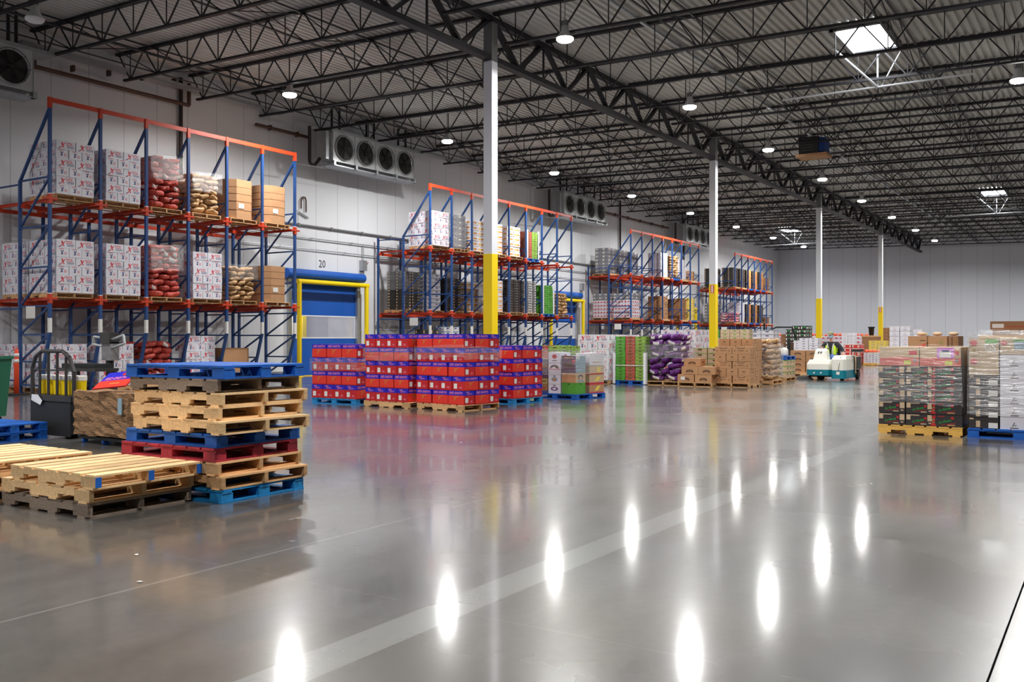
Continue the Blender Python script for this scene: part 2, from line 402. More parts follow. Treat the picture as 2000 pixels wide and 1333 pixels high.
M['trayb'] = m_tray(.5, .4, .12, 'black_tray', 'spot_tan'); M['trayg'] = m_tray(.5, .4, .12, 'grey_tray', 'paper'); M['trayw'] = m_tray(.5, .4, .16, 'white_carton', None, 'bluegrey', 'navyp', None)
M['trayo'] = m_tray(.5, .4, .12, 'orange_tray', 'spot_tan', None, 'brown_dark'); M['grn'] = m_tray(.4, .33, .1, 'green_tray', None, None, 'brown_dark', None)
M['lime'] = m_tray(.4, .33, .1, 'lime_tray', None, None, 'brown_dark'); M['rust'] = m_tray(.4, .33, .1, 'rust_tray', 'redp', None, 'brown_dark')
M['clam'] = m_tray(.45, .33, .19, 'tan', None, 'lime_tray', 'brown_dark'); M['purp'] = m_tray(.4, .33, .11, 'white_carton', None, None, 'purple_carton', None)
M['orng'] = m_tray(.4, .33, .2, 'orange_print', 'paper', 'paper', 'darkred'); M['tantray'] = m_tray(.5, .4, .13, 'tan', None, None, 'green_tray')
M['dgrn'] = m_tray(.5, .4, .22, 'black_tray', 'paper', None, 'green_print'); M['blackt'] = m_tray(.5, .4, .12, 'black_tray', 'brown_dark', None, 'grey_tray')
def m_simple(a, b, h, body, prints=()):
    c = Carton(a, b, h, body)
    for p in prints: c.rect(*p)
    return c.mesh('printed_carton')
M['yorange'] = m_simple(.5, .4, .24, 'white_carton', [('FBLR', .1, .3, .9, .62, 'gold_print'), ('FBLR', .2, .36, .5, .56, 'yellow_print', .001), ('FBLR', 0, .0, 1, .1, 'tan')])
M['redwhite'] = m_simple(.5, .4, .2, 'white_carton', [('FBLR', 0, .35, 1, .7, 'darkred'), ('FBLR', .1, .45, .35, .62, 'white_carton', .001), ('FBLR', .6, .45, .85, .62, 'white_carton', .001), ('FBLR', .0, .05, 1, .12, 'navyp')])
M['yellowc'] = m_simple(.5, .4, .16, 'yellow_print', [('FBLR', .3, .3, .7, .7, 'tan')])
M['greycarton'] = m_simple(.5, .4, .22, 'grey_tray', [('FBLR', .1, .6, .4, .85, 'paper'), ('FBLR', .6, .15, .85, .4, 'navyp')])
# sacks
from mathutils import noise as NZ
def m_sack(w, d, h, matn, seed, lab=None):
    rnd = random.Random(seed); b = MB(); nu, nv = 52, 20; mesh_ = 'mesh' in matn
    k = b.mi(matn); off = Vector((seed * 3.1, seed * 1.7, 0))
    for j in range(nv + 1):
        t = -PI / 2 + PI * j / nv
        for i in range(nu):
            a = 2 * PI * i / nu
            ca, sa = math.cos(a), math.sin(a); ct, st = math.cos(t), math.sin(t)
            e = .6
            x = math.copysign(abs(ca) ** e, ca) * ct ** .45; y = math.copysign(abs(sa) ** e, sa) * ct ** .45; z = math.copysign(abs(st) ** .8, st)
            p = Vector((x * w / 2 * .9, y * d / 2 * .9, z * h / 2 * .88))
            n1 = NZ.noise(p * 4 + off); n2 = NZ.noise(p * 11 + off)
            q = p.normalized() if p.length > 0 else Vector((0, 0, 1))
            if mesh_: bump = (.5 - NZ.voronoi(p * 15 + off)[0][0]) * .034
            else: bump = -abs(NZ.noise(Vector((p.x * 9, p.y * 9, p.z * 22)) + off)) * .035
            p += Vector((q.x, q.y, q.z * .5)) * (n1 * .06 + n2 * .02) + Vector((q.x, q.y, q.z * .35)) * bump
            p.z += .03 * math.sin(x * 2.2 + seed) * (1 - abs(z) * .5) + NZ.noise(Vector((x * 1.6, y * 1.6, seed))) * .035
            b.v.append((p.x, p.y, p.z + h / 2))
    for j in range(nv):
        for i in range(nu):
            i2 = (i + 1) % nu; b.f.append((j * nu + i, j * nu + i2, (j + 1) * nu + i2, (j + 1) * nu + i)); b.m.append(k)
    if lab:
        kl = b.mi(lab)
        for a0 in (1.5 * PI + rnd.uniform(-.35, .35), rnd.uniform(-.3, .3), PI + rnd.uniform(-.3, .3)):
            c0 = int(round(a0 / (2 * PI) * nu)) % nu; jj = rnd.choice((4, 5, 6, 7)); wl = rnd.choice((2, 2, 3))
            if rnd.random() < (.45 if 'purple' in matn else .2): continue
            for j in range(jj, jj + rnd.choice((6, 7))):
                for di in range(-wl, wl): b.m[j * nu + (c0 + di) % nu] = kl
    return b.mesh('sack', True)
SACK = {}
for nm, mt, lb in (('onion', 'onion_mesh', 'paper'), ('purple', 'purple_mesh', 'paper'), ('potato', 'paper_sack', None), ('pink', 'pink_mesh', 'paper')):
    SACK[nm] = [m_sack(.5, .58, .17, mt, 10 + i, lb if (i % 2 == 0 or nm == 'purple') else None) for i in range(4)]
# ------------------------------------------------------------------ pallets
def pal_stringer(L, W, H, m, along='x'):
    def T(b, x0, y0, z0, x1, y1, z1):
        if along == 'x': b.box(x0, y0, z0, x1, y1, z1, m)
        else: b.box(y0, x0, z0, y1, x1, z1, m)
    sp = []; rnd = random.Random(hash((L, W, m)) & 255)
    t = H * .14
    b = MB(); n = 7
    for i in range(n):
        wd = L / n * rnd.uniform(.72, .86); cx = -L / 2 + L / n * (i + .5)
        if i == 0: cx = -L / 2 + wd / 2
        if i == n - 1: cx = L / 2 - wd / 2
        T(b, cx - wd / 2, -W / 2, H - t, cx + wd / 2, W / 2, H)
    sp.append(('top_deck', b.mesh('top_deck')))
    for k in (-1, 0, 1):
        b = MB(); y = k * (W / 2 - .022)
        z0, z1 = t, H - t; zn = t + (z1 - t) * .42
        for x0, x1, za in ((-L / 2, -L * .34, z0), (-L * .34, -L * .16, zn), (-L * .16, L * .16, z0), (L * .16, L * .34, zn), (L * .34, L / 2, z0)):
            T(b, x0, y - .02, za, x1, y + .02, z1)
        sp.append(('stringer', b.mesh('stringer')))
    b = MB()
    for cx in (-L * .43, -L * .1, L * .1, L * .43): T(b, cx - .05, -W / 2, 0, cx + .05, W / 2, t)
    sp.append(('bottom_deck', b.mesh('bottom_deck')))
    return sp
def pal_block(L, W, H, m):
    sp = []; t = H * .15; b = MB(); n = 7
    for i in range(n):
        wd = L / n * .86; cx = -L / 2 + L / n * (i + .5); b.box(cx - wd / 2, -W / 2, H - t, cx + wd / 2, W / 2, H, m)
    for k in (-1, 0, 1): b.box(-L / 2, k * (W / 2 - .06) - .05, H - 2 * t, L / 2, k * (W / 2 - .06) + .05, H - t, m)
    sp.append(('top_deck', b.mesh('top_deck')))
    for ix in (-1, 0, 1):
        for iy in (-1, 0, 1):
            b = MB(); x, y = ix * (L / 2 - .075), iy * (W / 2 - .065)
            b.box(x - .07, y - .06, t, x + .07, y + .06, H - 2 * t, m); sp.append(('block', b.mesh('block')))
    b = MB()
    for k in (-1, 0, 1): b.box(-L / 2, k * (W / 2 - .065) - .06, 0, L / 2, k * (W / 2 - .065) + .06, t, m)
    for k in (-1, 1): b.box(k * (L / 2 - .075) - .07, -W / 2, .001, k * (L / 2 - .075) + .07, W / 2, t - .001, m)
    sp.append(('bottom_deck', b.mesh('bottom_deck'))); return sp
def pal_small(L, W, H, m):
    b = MB(); t = H * .16
    for i in range(6):
        cx = -L / 2 + L / 6 * (i + .5); b.box(cx - L / 14, -W / 2, H - t, cx + L / 14, W / 2, H, m)
    for k in (-1, 0, 1): b.box(-L / 2, k * (W / 2 - .025) - .025, t, L / 2, k * (W / 2 - .025) + .025, H - t, m)
    for k in (-1, 0, 1): b.box(k * (L / 2 - .05) - .05, -W / 2, 0, k * (L / 2 - .05) + .05, W / 2, t, m)
    return b.mesh('small_pallet')
PAL = {}
def pallet(kind, m, x, y, z, yaw, label, L=1.2, W=1.0, H=.118, along='x', group=None):
    if kind == 'small':
        k = (kind, m, L, W, H)
        if k not in PAL: PAL[k] = pal_small(L, W, H, m)
        return tag(ob('pallet', PAL[k], None, (x, y, z), yaw), label, 'pallet', group or 'loaded pallets')
    k = (kind, m, L, W, H, along)
    if k not in PAL: PAL[k] = pal_stringer(L, W, H, m, along) if kind == 'stringer' else pal_block(L, W, H, m)
    return spawn('pallet', PAL[k], (x, y, z), yaw, label, 'pallet', group or 'loaded pallets')
# ------------------------------------------------------------------ stacking
def layer_name(k, n):
    if k == n - 1: return 'top'
    return ['bottom', 'second', 'third', 'fourth', 'fifth', 'sixth', 'seventh', 'eighth', 'ninth', 'tenth', 'eleventh', 'twelfth', 'thirteenth', 'fourteenth', 'fifteenth', 'sixteenth', 'seventeenth'][k]
COLN = {1: ['middle'], 2: ['left', 'right'], 3: ['left', 'centre', 'right'], 4: ['left', 'inner left', 'inner right', 'right'], 5: ['left', 'inner left', 'centre', 'inner right', 'right']}
ROWN = ['front', 'second row', 'third row', 'fourth row', 'fifth row', 'back']
def place(x, y, yaw, lx, ly): return (x + lx * math.cos(yaw) - ly * math.sin(yaw), y + lx * math.sin(yaw) + ly * math.cos(yaw))
EXT = {}
def sc_(me, dims, pitch, wid, o, h):          # fit a carton to its place in the layer
    if me.name not in EXT:
        EXT[me.name] = (max(v.co.x for v in me.vertices) * 2, max(v.co.y for v in me.vertices) * 2, max(v.co.z for v in me.vertices))
    ex = EXT[me.name]; dep = dims[1] if o == 'L' else dims[0]; g = .007
    if o == 'L': return ((pitch - g) / ex[0], (dep - g) / ex[1], (h - .002) / ex[2])
    return ((dep - g) / ex[0], (pitch - g) / ex[1], (h - .002) / ex[2])
def name_of(me): return me.name.split('.')[0]
def stack(name, me, dims, x, y, z, yaw, W, rows_of, n, h, desc, where, cat, group, vis='FR', top=True, jit=.006, colmesh=None):
    jit = min(jit, .0025)
    """rows_of(layer) -> rows front to back of (count, 'L' or 'S'); dims = (long, short)."""
    a, b = dims
    for k in range(n):
        rows = rows_of(k); D = sum(b if r[1] == 'L' else a for r in rows); yy = -D / 2
        for ri, (cnt, o) in enumerate(rows):
            dep = b if o == 'L' else a; wid = a if o == 'L' else b
            pitch = W / cnt
            showtop = top and z + n * h < 1.45 and math.hypot(x, y) < 22.5
            for ci in range(cnt):
                keep = ('F' in vis and ri == 0) or ('L' in vis and ci == 0) or ('R' in vis and ci == cnt - 1) or (showtop and k == n - 1)
                if not keep: continue
                lx = -W / 2 + pitch * (ci + .5) + random.uniform(-jit, jit); ly = yy + dep / 2 + random.uniform(-jit, jit)
                if ri == 0: ly -= random.uniform(0, .016)
                if ci == 0: lx -= random.uniform(0, .012)
                elif ci == cnt - 1: lx += random.uniform(0, .012)
                p = place(x, y, yaw, lx, ly)
                mm = me
                if colmesh: mm = colmesh(k, ri, ci) or me
                ds = desc
                if isinstance(mm, tuple): mm, ds = mm
                q = ob(name, mm, None, (p[0], p[1], z + k * h), yaw + (0 if o == 'L' else PI / 2) + random.uniform(-.005, .005), None,
                       sc_(mm, dims, pitch, wid, o, h))
                tag(q, f"{ds}, {layer_name(k, n)} layer, {ROWN[min(ri, 5)]} {COLN[cnt][ci]}, {where}", cat, group)
            yy += dep
def sacks(kind, name, x, y, z, yaw, n, h, desc, where, group, vis='FL', W=1.02, D=1.1, top=True):
    for k in range(n):
        odd = k % 2; nx, ny = (2, 2) if not odd else (3, 2)
        for ri in range(ny):
            for ci in range(nx):
                keep = ('F' in vis and ri == 0) or ('L' in vis and ci == 0) or ('R' in vis and ci == nx - 1) or (top and k == n - 1 and z + n * h < 1.5)
                if not keep: continue
                lx = -W / 2 + W / nx * (ci + .5) + random.uniform(-.022, .022); ly = (-D / 4 if ri == 0 else D / 4) + random.uniform(-.035, .035)
                p = place(x, y, yaw, lx, ly)
                q = ob(name, SACK[kind][random.randrange(4)], None, (p[0], p[1], z + k * h + .02), 0, (random.uniform(-.05, .05), random.uniform(-.06, .06), yaw + random.uniform(-.1, .1)), (W / nx / .5 * random.uniform(1.0, 1.05), D / 2 / .58 * random.uniform(.93, .98), h / .17 * random.uniform(1.02, 1.1)))
                tag(q, f"{desc}, {layer_name(k, n)} layer, {ROWN[ri]} {COLN[nx][ci]}, {where}", 'sack', group)
def film(x, y, yaw, W, D, z0, z1, label, m='film', bulge=.012, dip=0.):
    b = MB(); r = .04; n = 6; pts = []
    for cx, cy, a0 in ((W / 2, -D / 2, -PI / 2), (W / 2, D / 2, 0), (-W / 2, D / 2, PI / 2), (-W / 2, -D / 2, PI)):
        for i in range(n + 1):
            a = a0 + PI / 2 * i / n; pts.append((cx + math.copysign(r, -cx) + r * math.cos(a), cy + math.copysign(r, -cy) + r * math.sin(a)))
    pp = []
    for i, p in enumerate(pts):
        q = pts[(i + 1) % len(pts)]; d = math.hypot(q[0] - p[0], q[1] - p[1]); k = 8 if d > .3 else 1
        for j in range(k): pp.append((p[0] + (q[0] - p[0]) * j / k, p[1] + (q[1] - p[1]) * j / k))
    n = len(pp); nz = 7; k_ = b.mi(m)
    rnd = random.Random(int(x * 100))
    ph = rnd.uniform(0, 6)
    for j in range(nz):
        for i, (px, py) in enumerate(pp):
            l = math.hypot(px, py); o = bulge * (1 + .6 * math.sin(i * 1.3 + j + ph)); w = .02 * math.sin(i * .7 + ph) + dip * math.sin(i * .25 + ph)
            zz = z0 + (z1 - z0) * j / (nz - 1) + (w if 0 < j < nz - 1 or dip else w * .6)
            b.v.append((px + px / l * o, py + py / l * o, zz))
    for j in range(nz - 1):
        for i in range(n):
            i2 = (i + 1) % n; b.f.append((j * n + i, j * n + i2, (j + 1) * n + i2, (j + 1) * n + i)); b.m.append(k_)
    o = ob('stretch_film', b.mesh('stretch_film', True), None, (x, y, 0), yaw)
    return tag(o, label, 'plastic wrap', 'stretch film wraps')
def brick(a, b):                       # alternating layers: long faces forward, then ends forward
    return lambda k: a if k % 2 == 0 else b
WH = brick([(3, 'S'), (2, 'L'), (2, 'L')], [(2, 'L'), (2, 'L'), (3, 'S')])
RE = brick([(3, 'L'), (4, 'S'), (3, 'L')], [(4, 'S'), (3, 'L'), (3, 'L')])
RE2 = brick([(4, 'S'), (3, 'L'), (3, 'L')], [(3, 'L'), (4, 'S'), (3, 'L')])
GRID = lambda c, r: (lambda k: [(c, 'L')] * r)
# ------------------------------------------------------------------ setting
XW = -24.45; YF = 80.2; XR = 16.0; YB = -14.0
def zd(X): return 9.65 - .0208 * (X + 24.4)
b = MB(); b.quad([(XW, YB, 0), (XR, YB, 0), (XR, YF, 0), (XW, YF, 0)], 'floor')
tag(ob('floor', b.mesh('floor')), 'polished grey concrete warehouse floor with saw-cut joints', 'floor', kind='structure')
B_ = MB(); B_.box(-.424, YB, .0005, -.416, 13.3, .002, 'joint_black'); tag(ob('trim_1', B_.mesh('trim')), 'black open saw-cut joint in the floor at lower right', 'floor joint', kind='structure')
DOORS = [(23.3, 26.85), (40.75, 44.2), (57.1, 60.3)]
b = MB(); y0 = YB; t = .15
for d0, d1 in DOORS:
    b.box(XW - t, y0, 0, XW, d0, 9.75, 'wall_panel'); b.box(XW - t, d0, 3.45, XW, d1, 9.75, 'wall_panel'); y0 = d1
b.box(XW - t, y0, 0, XW, YF, 9.75, 'wall_panel')
tag(ob('wall_left', b.mesh('wall_left')), 'long white insulated panel wall behind the pallet racks', 'wall', kind='structure')
b = MB(); b.box(XW - t, YF, 0, XR, YF + t, 9.75, 'wall_panel_far'); tag(ob('wall_far', b.mesh('wall_far')), 'pale grey end wall of the warehouse', 'wall', kind='structure')
b = MB(); b.box(XR, YB, 0, XR + t, YF + t, 9.75, 'wall_panel'); tag(ob('wall_right', b.mesh('wall_right')), 'white panel wall on the open side', 'wall', kind='structure')
b = MB(); b.box(XW - t, YB - t, 0, XR + t, YB, 9.75, 'wall_panel_far'); tag(ob('wall_back', b.mesh('wall_back')), 'white panel wall behind the viewer', 'wall', kind='structure')
# corrugated roof deck, ribs running along the hall
b = MB(); x = XW - .1; k = b.mi('ceiling_grey'); P = .2; prof = []
while x < XR + .2:
    prof += [(x, 0), (x + .1, 0), (x + .125, .075), (x + .175, .075)]; x += P
n = 0
for px, dz in prof:
    z = zd(px) + dz; b.v += [(px, YB - .1, z), (px, YF + .1, z)]
for i in range(len(prof) - 1): b.f.append((2 * i, 2 * i + 2, 2 * i + 3, 2 * i + 1)); b.m.append(k)
me = b.mesh('ceiling'); tag(ob('ceiling', me), 'corrugated grey steel roof deck', 'ceiling', kind='structure')
b = MB(); b.box(XW, YF - .02, 0, XR, YF - .001, .12, 'steel_grey'); tag(ob('baseboard_far', b.mesh('baseboard')), 'grey kerb along the end wall', 'baseboard', kind='structure')
b = MB()
y0 = YB
for d0, d1 in DOORS + [(YF, YF)]: b.box(XW, y0, 0, XW + .06, d0, .2, 'steel_grey'); y0 = d1
tag(ob('baseboard_left', b.mesh('baseboard')), 'grey kerb along the long white wall', 'baseboard', kind='structure')
# roll-up doors with clear vision strip
for i, (d0, d1) in enumerate(DOORS):
    r = ob('door_%d' % (i + 1), None, None, (XW, (d0 + d1) / 2, 0)); w = (d1 - d0) / 2
    tag(r, ['blue roll-up fabric door under the number 20, with clear vision strip', 'blue roll-up door half hidden behind the second rack', 'blue roll-up door behind the third rack'][i], 'door', kind='structure')
    b = MB(); b.box(-.08, -w, 2.2, -.04, w, 3.5, 'door_blue'); b.box(-.04, -w, 2.72, -.037, w, 3.05, 'door_navy'); ob('upper_curtain', b.mesh('upper_curtain'), r)
    b = MB(); b.box(-.08, -w, .03, -.04, w, 1.36, 'door_blue'); ob('lower_curtain', b.mesh('lower_curtain'), r)
    b = MB(); b.box(-.07, -w, 1.4, -.055, w, 2.16, 'vinyl'); ob('vision_strip', b.mesh('vision_strip'), r)
    for z in (1.36, 2.16):
        b = MB(); b.box(-.085, -w, z, -.03, w, z + .04, 'white'); ob('seam_bar', b.mesh('seam_bar'), r)
    b = MB(); b.box(-.085, -w, 0, -.03, w, .03, 'yellow_dark'); ob('bottom_bar', b.mesh('bottom_bar'), r)
    b = MB(); b.bar((.2, -w - .3, 3.66), (.2, w + .12, 3.66), .17, 'door_blue', 14); ob('header_roll', b.mesh('header_roll'), r)
    for sg in (-1, 1):
        b = MB(); b.box(-.03, sg * w - .08, 0, .09, sg * w + .08, 3.5, 'galv'); ob('side_track', b.mesh('side_track'), r)
    # room seen through the strip
    b = MB(); b.box(-2.6, -w - 1, -.02, -2.5, w + 1, 3.4, 'white'); b.box(-2.5, -w - 1, -.05, -.16, w + 1, -.001, 'floor'); b.box(-2.5, -w - 1, 3.4, -.16, w + 1, 3.5, 'white')
    b.box(-2.5, -w - 1.1, -.02, -.16, -w - 1, 3.5, 'white'); b.box(-2.5, w + 1, -.02, -.16, w + 1.1, 3.5, 'white')
    b.box(-2.49, -w + .3, 1.2, -2.3, -.1, 2.1, 'navyp'); b.box(-2.29, -w + .5, 1.5, -2.28, -.4, 1.9, 'paper'); b.box(-2.49, -w + .2, 2.1, -2.2, .2, 2.25, 'rack_orange'); b.box(-2.2, w - .9, 0, -2., w - .7, 3.4, 'yellow_paint')
    tag(ob('wall_dock_%d' % (i + 1), b.mesh('wall_dock'), None, (XW, (d0 + d1) / 2, 0)), 'lit dock bay seen through the clear strip of a roll-up door', 'wall', kind='structure')
    la = bpy.data.lights.new('dock_light', 'AREA'); la.size = .6; la.energy = 60
    lo = bpy.data.objects.new('dock_light', la); COL.objects.link(lo); lo.location = (XW - 1.4, (d0 + d1) / 2, 3.35)
    # yellow pipe guard
    lab = ['yellow pipe guard frame around the door under number 20', 'yellow pipe guard frame at the door behind the second rack', 'yellow pipe guard frame at the door behind the third rack'][i]
    g = ob('door_guard', None, None, (XW + .35, (d0 + d1) / 2 + .16, 0)); tag(g, lab, 'guard frame', 'yellow door guards')
    gw = w - .02
    for sg in (-1, 1):
        b = MB(); b.bar((0, sg * gw, 0), (0, sg * gw, 3.38), .085, 'yellow_paint', 12); b.lathe([(.16, 0), (.16, .015)], 'yellow_dark', 12, (0, sg * gw, 0)); ob('post', b.mesh('post'), g)
    b = MB(); b.bar((0, -gw - .085, 3.38), (0, gw + .085, 3.38), .085, 'yellow_paint', 12); ob('top_bar', b.mesh('top_bar'), g)
# door number
b = MB(); vs, fs = text_tris('20', 0, 0)
for tri in fs: b.quad([(0, -.17 + vs[q][0] * .34, vs[q][1] * .28) for q in tri], 'black')
tag(ob('door_number', b.mesh('door_number'), None, (XW + .004, 24.96, 3.96)), 'black number 20 painted on the wall over the blue door', 'number')
# low yellow barriers and bollards by the second door
for k, (yy, lb) in enumerate(((44.5, 'slim yellow bollard right of the second blue door'), (44.85, 'orange-yellow bollard further right of the second blue door'))):
    b = MB(); b.lathe([(.07, 0), (.07, 1.45), (.05, 1.55), (0.01, 1.58)], ['yellow_paint', 'orange_tray'][k], 12); tag(ob('bollard', b.mesh('bollard', True), None, (XW + 1.3, yy, 0)), lb, 'bollard', 'bollards at the second door')
# wall pipes and conduits
def pipe(name, pts, r, m, label, cat, brackets=None):
    b = MB(); b.path(pts, r, m, 8)
    if brackets:
        a, e = Vector(pts[0]), Vector(pts[-1]); L = (e - a).length; kk = int(L / brackets)
        for i in range(kk):
            p = a + (e - a) * ((i + .5) / kk); b.box(p.x - r * 1.5, p.y - .03, p.z - r * 1.3, p.x + r * 1.2, p.y + .03, p.z + r * 1.5, m)
    return tag(ob(name, b.mesh(name)), label, cat)
xc = XW + .08
pipe('wall_conduit', [(xc, 21.2, 5.42), (xc, 47.9, 5.42)], .035, 'steel_grey', 'upper thick grey conduit clipped to the long white wall', 'conduit', 1.6)
pipe('wall_conduit', [(xc, 21.2, 4.98), (xc, 57, 4.98)], .02, 'galv', 'middle thin conduit on the long white wall', 'conduit', 2.)
pipe('wall_conduit', [(xc, 21.2, 4.58), (xc, 57, 4.58)], .018, 'galv', 'lowest thin conduit on the long white wall', 'conduit', 3.)
pipe('wall_conduit', [(xc, 27.1, 4.98), (xc, 27.1, 4.35)], .02, 'galv', 'short upright conduit dropping to the grey switch box', 'conduit')
for yy, lb in ((27.1, 'grey switch box with lever, up right of door 20'), (44.7, 'grey switch box with lever, up right of the second blue door')):
    s = [None, None]
    b = MB(); b.box(0, -.14, -.2, .16, .14, .2, 'galv'); b1 = MB(); b1.bar((.1, .14, .0), (.14, .22, .14), .012, 'darkred')
    spawn('switch_box', [('housing', b.mesh('housing')), ('lever', b1.mesh('lever'))], (XW, yy, 4.17), 0, lb, 'switch box', 'wall switch boxes')
for yy, z0, lb in ((18.7, 4.9, 'dark vertical pipe on the wall above the left rack'), (49.3, 1.5, 'dark vertical pipe on the wall behind the third rack'), (58.9, 6.2, 'dark vertical pipe on the wall beside the third fan cooler')):
    pipe('wall_pipe', [(XW + .12, yy, z0), (XW + .12, yy, zd(XW) - .2)], .06, 'pipe_dark', lb, 'pipe')
pipe('refrigerant_pipe', [(XW + .25, 13.4, 8.62), (XW + .25, 18.9, 8.62), (XW + .25, 18.9, 9.3)], .06, 'pipe_brown', 'brown insulated pipe high on the wall, over the left rack', 'pipe', 1.1)
pipe('refrigerant_pipe', [(XW + .25, 21.6, 8.55), (XW + .25, 24.1, 8.55)], .06, 'pipe_brown', 'short brown pipe beside the four-fan cooler', 'pipe', 1.)
pipe('refrigerant_pipe', [(XW + .25, 45.8, 8.5), (XW + .25, 56., 8.5)], .06, 'pipe_brown', 'brown pipe high on the wall above the third rack', 'pipe', 1.5)
for yy0, yy1, zz, lb in ((13.4, 22.5, 9.02, 'grey cable channel high on the wall over the left rack'), (29, 40, 9.0, 'grey cable channel high on the wall over the second rack')):
    b = MB(); b.box(XW + .35, yy0, zz, XW + .65, yy1, zz + .1, 'galv'); b.box(XW + .003, yy0 + .4, zz - .04, XW + .65, yy0 + .5, zz, 'galv'); b.box(XW + .003, yy1 - .5, zz - .04, XW + .65, yy1 - .4, zz, 'galv')
    tag(ob('cable_channel', b.mesh('cable_channel')), lb, 'cable channel')
for yy, lb in ((23.85, 'looped valve pipe high on the wall left of number 20'), (48.1, 'looped valve pipe on the wall left of the third rack'), (64., 'looped valve pipe on the wall left of the far rack')):
    b = MB(); x_ = XW + .06; b.path([(x_, 0, .2), (x_, 0, .5), (x_, .08, .62), (x_, .2, .62), (x_, .24, .5), (x_, .24, .1)], .025, 'pipe_brown', 8); b.path([(x_, -.1, .06), (x_, .35, -.1)], .03, 'galv', 8); b.path([(x_, -.28, -.3), (x_, -.28, .1), (x_, -.16, .12), (x_, -.16, -.3)], .012, 'galv', 6)
    tag(ob('valve_pipe', b.mesh('valve_pipe'), None, (0, yy, 5.8)), lb, 'pipe', 'looped valve pipes')
# ------------------------------------------------------------------ roof steel
GX = -12.95; CY = [19.05 + 15.24 * k for k in range(4)]
for i, cy in enumerate(CY):
    w = .125; top = 9.14
    b = MB(); b.box(-w, -w, 3.44, w, w, 8.18, 'white_paint'); s1 = b.mesh('white_shaft')
    b = MB(); b.box(-w - .004, -w - .004, .02, w + .004, w + .004, 3.44, 'yellow_paint'); s2 = b.mesh('yellow_base')
    b = MB(); b.box(-w, -w, 8.18, w, w, top, 'steel_grey'); b.box(-.2, -.16, top, .2, .16, top + .03, 'steel_black'); s3 = b.mesh('steel_head')
    b = MB(); b.box(-.22, -.22, 0, .22, .22, .02, 'yellow_dark'); s4 = b.mesh('base_plate')
    sp = [('white_shaft', s1), ('yellow_base', s2), ('steel_head', s3), ('base_plate', s4)]
    if i in (1, 3):
        b = MB(); b.box(-.07, -w - .012, 3.1, .07, -w - .005, 3.4, 'redp'); b.box(-.03, -w - .016, 3.12, .03, -w - .012, 3.38, 'paper'); sp.append(('wall_tag', b.mesh('tag')))
    spawn('support_column', sp, (GX, cy, 0), 0, ['square column, white over yellow, behind the red and blue cartons', 'square column, white over yellow, rising behind the brown cartons', 'square column, white over yellow, behind the person on the sweeper', 'farthest square column, white over yellow, near the end wall'][i], 'column', 'support columns', 'structure')
# girder truss, one object per bay
def girder(L):
    z0, z1 = 8.22, 9.16
    b = MB(); b.box(-.09, 0, z1, -.01, L, z1 + .13, 'steel_black'); b.box(.01, 0, z1, .09, L, z1 + .13, 'steel_black'); b.box(-.1, 0, z1 + .12, .1, L, z1 + .14, 'steel_black'); tc = b.mesh('top_chord')
    b = MB(); b.box(-.1, .0, z0, -.01, L, z0 + .12, 'steel_black'); b.box(.01, 0, z0, .1, L, z0 + .12, 'steel_black'); b.box(-.11, 0, z0 - .012, .11, L, z0 + .01, 'steel_black'); bc = b.mesh('bottom_chord')
    b = MB(); p = L / 6
    for i in range(6):
        for s_ in (-.035, .035):
            b.bar((s_, i * p + .12, z1 + .05), (s_, (i + .5) * p, z0 + .08), .042 if i in (0, 5) else .034, 'steel_black')
            b.bar((s_, (i + .5) * p, z0 + .08), (s_, (i + 1) * p - .12, z1 + .05), .042 if i in (0, 5) else .034, 'steel_black')
        if i: b.bar((0, i * p, z1), (0, i * p, z0 + .1), .022, 'steel_black')
    return [('top_chord', tc), ('bottom_chord', bc), ('web', b.mesh('web'))]
GS = girder(15.24)
for k in range(-1, 4):
    spawn('roof_girder', GS, (GX, 19.05 + 15.24 * k, 0), 0, ['black truss girder running to the nearest white column', 'black truss girder between first and second columns', 'black truss girder between second and third columns', 'black truss girder between third and fourth columns', 'black truss girder from the fourth column to the end wall'][k + 1], 'roof girder', 'roof girders')
def joist(xa, xb, dep, parts, pan=1.27):
    t = MB(); q = MB(); w = MB(); n = max(2, round((xb - xa) / pan)); p = (xb - xa) / n
    zt = lambda x: zd(x) - .02; zb = lambda x: zd(x) - dep
    def chord(b, x0, x1, f, th, hw):
        for sy in (-1, 1):
            lo = [(x0, sy * .012, f(x0) - th), (x0, sy * hw, f(x0) - th), (x0, sy * hw, f(x0)), (x0, sy * .012, f(x0))]
            hi = [(x1, sy * .012, f(x1) - th), (x1, sy * hw, f(x1) - th), (x1, sy * hw, f(x1)), (x1, sy * .012, f(x1))]
            b.hull(lo, hi, 'steel_black')
    chord(t, xa, xb, zt, .075, .06); chord(q, xa + .35, xb - .3, lambda x: zb(x) + .06, .06, .05)
    for i in range(n):
        x0 = xa + i * p; xm = x0 + p / 2; x1 = x0 + p
        w.bar((x0 + (.1 if i == 0 else 0), 0, zt(x0) - .05), (xm, 0, zb(xm) + .02), .016, 'steel_black'); w.bar((xm, 0, zb(xm) + .02), (x1 - (.1 if i == n - 1 else 0), 0, zt(x1) - .05), .016, 'steel_black')
        if i % 1 == 0: w.bar((xm, 0, zb(xm) + .03), (xm, 0, zt(xm) - .05), .011, 'steel_black')
    if parts: return [('top_chord', t.mesh('top_chord')), ('bottom_chord', q.mesh('bottom_chord')), ('web', w.mesh('web'))]
    for o in (q, w):
        nb = len(t.v); t.v += o.v; t.f += [tuple(i + nb for i in f) for f in o.f]; t.m += o.m
    return t.mesh('roof_joist')
JL = joist(XW + .1, GX - .1, .87, True); JLm = joist(XW + .1, GX - .1, .87, False)
JR = joist(GX + .1, GX + 15.24, .87, True); JRm = joist(GX + .1, GX + 15.24, .87, False)
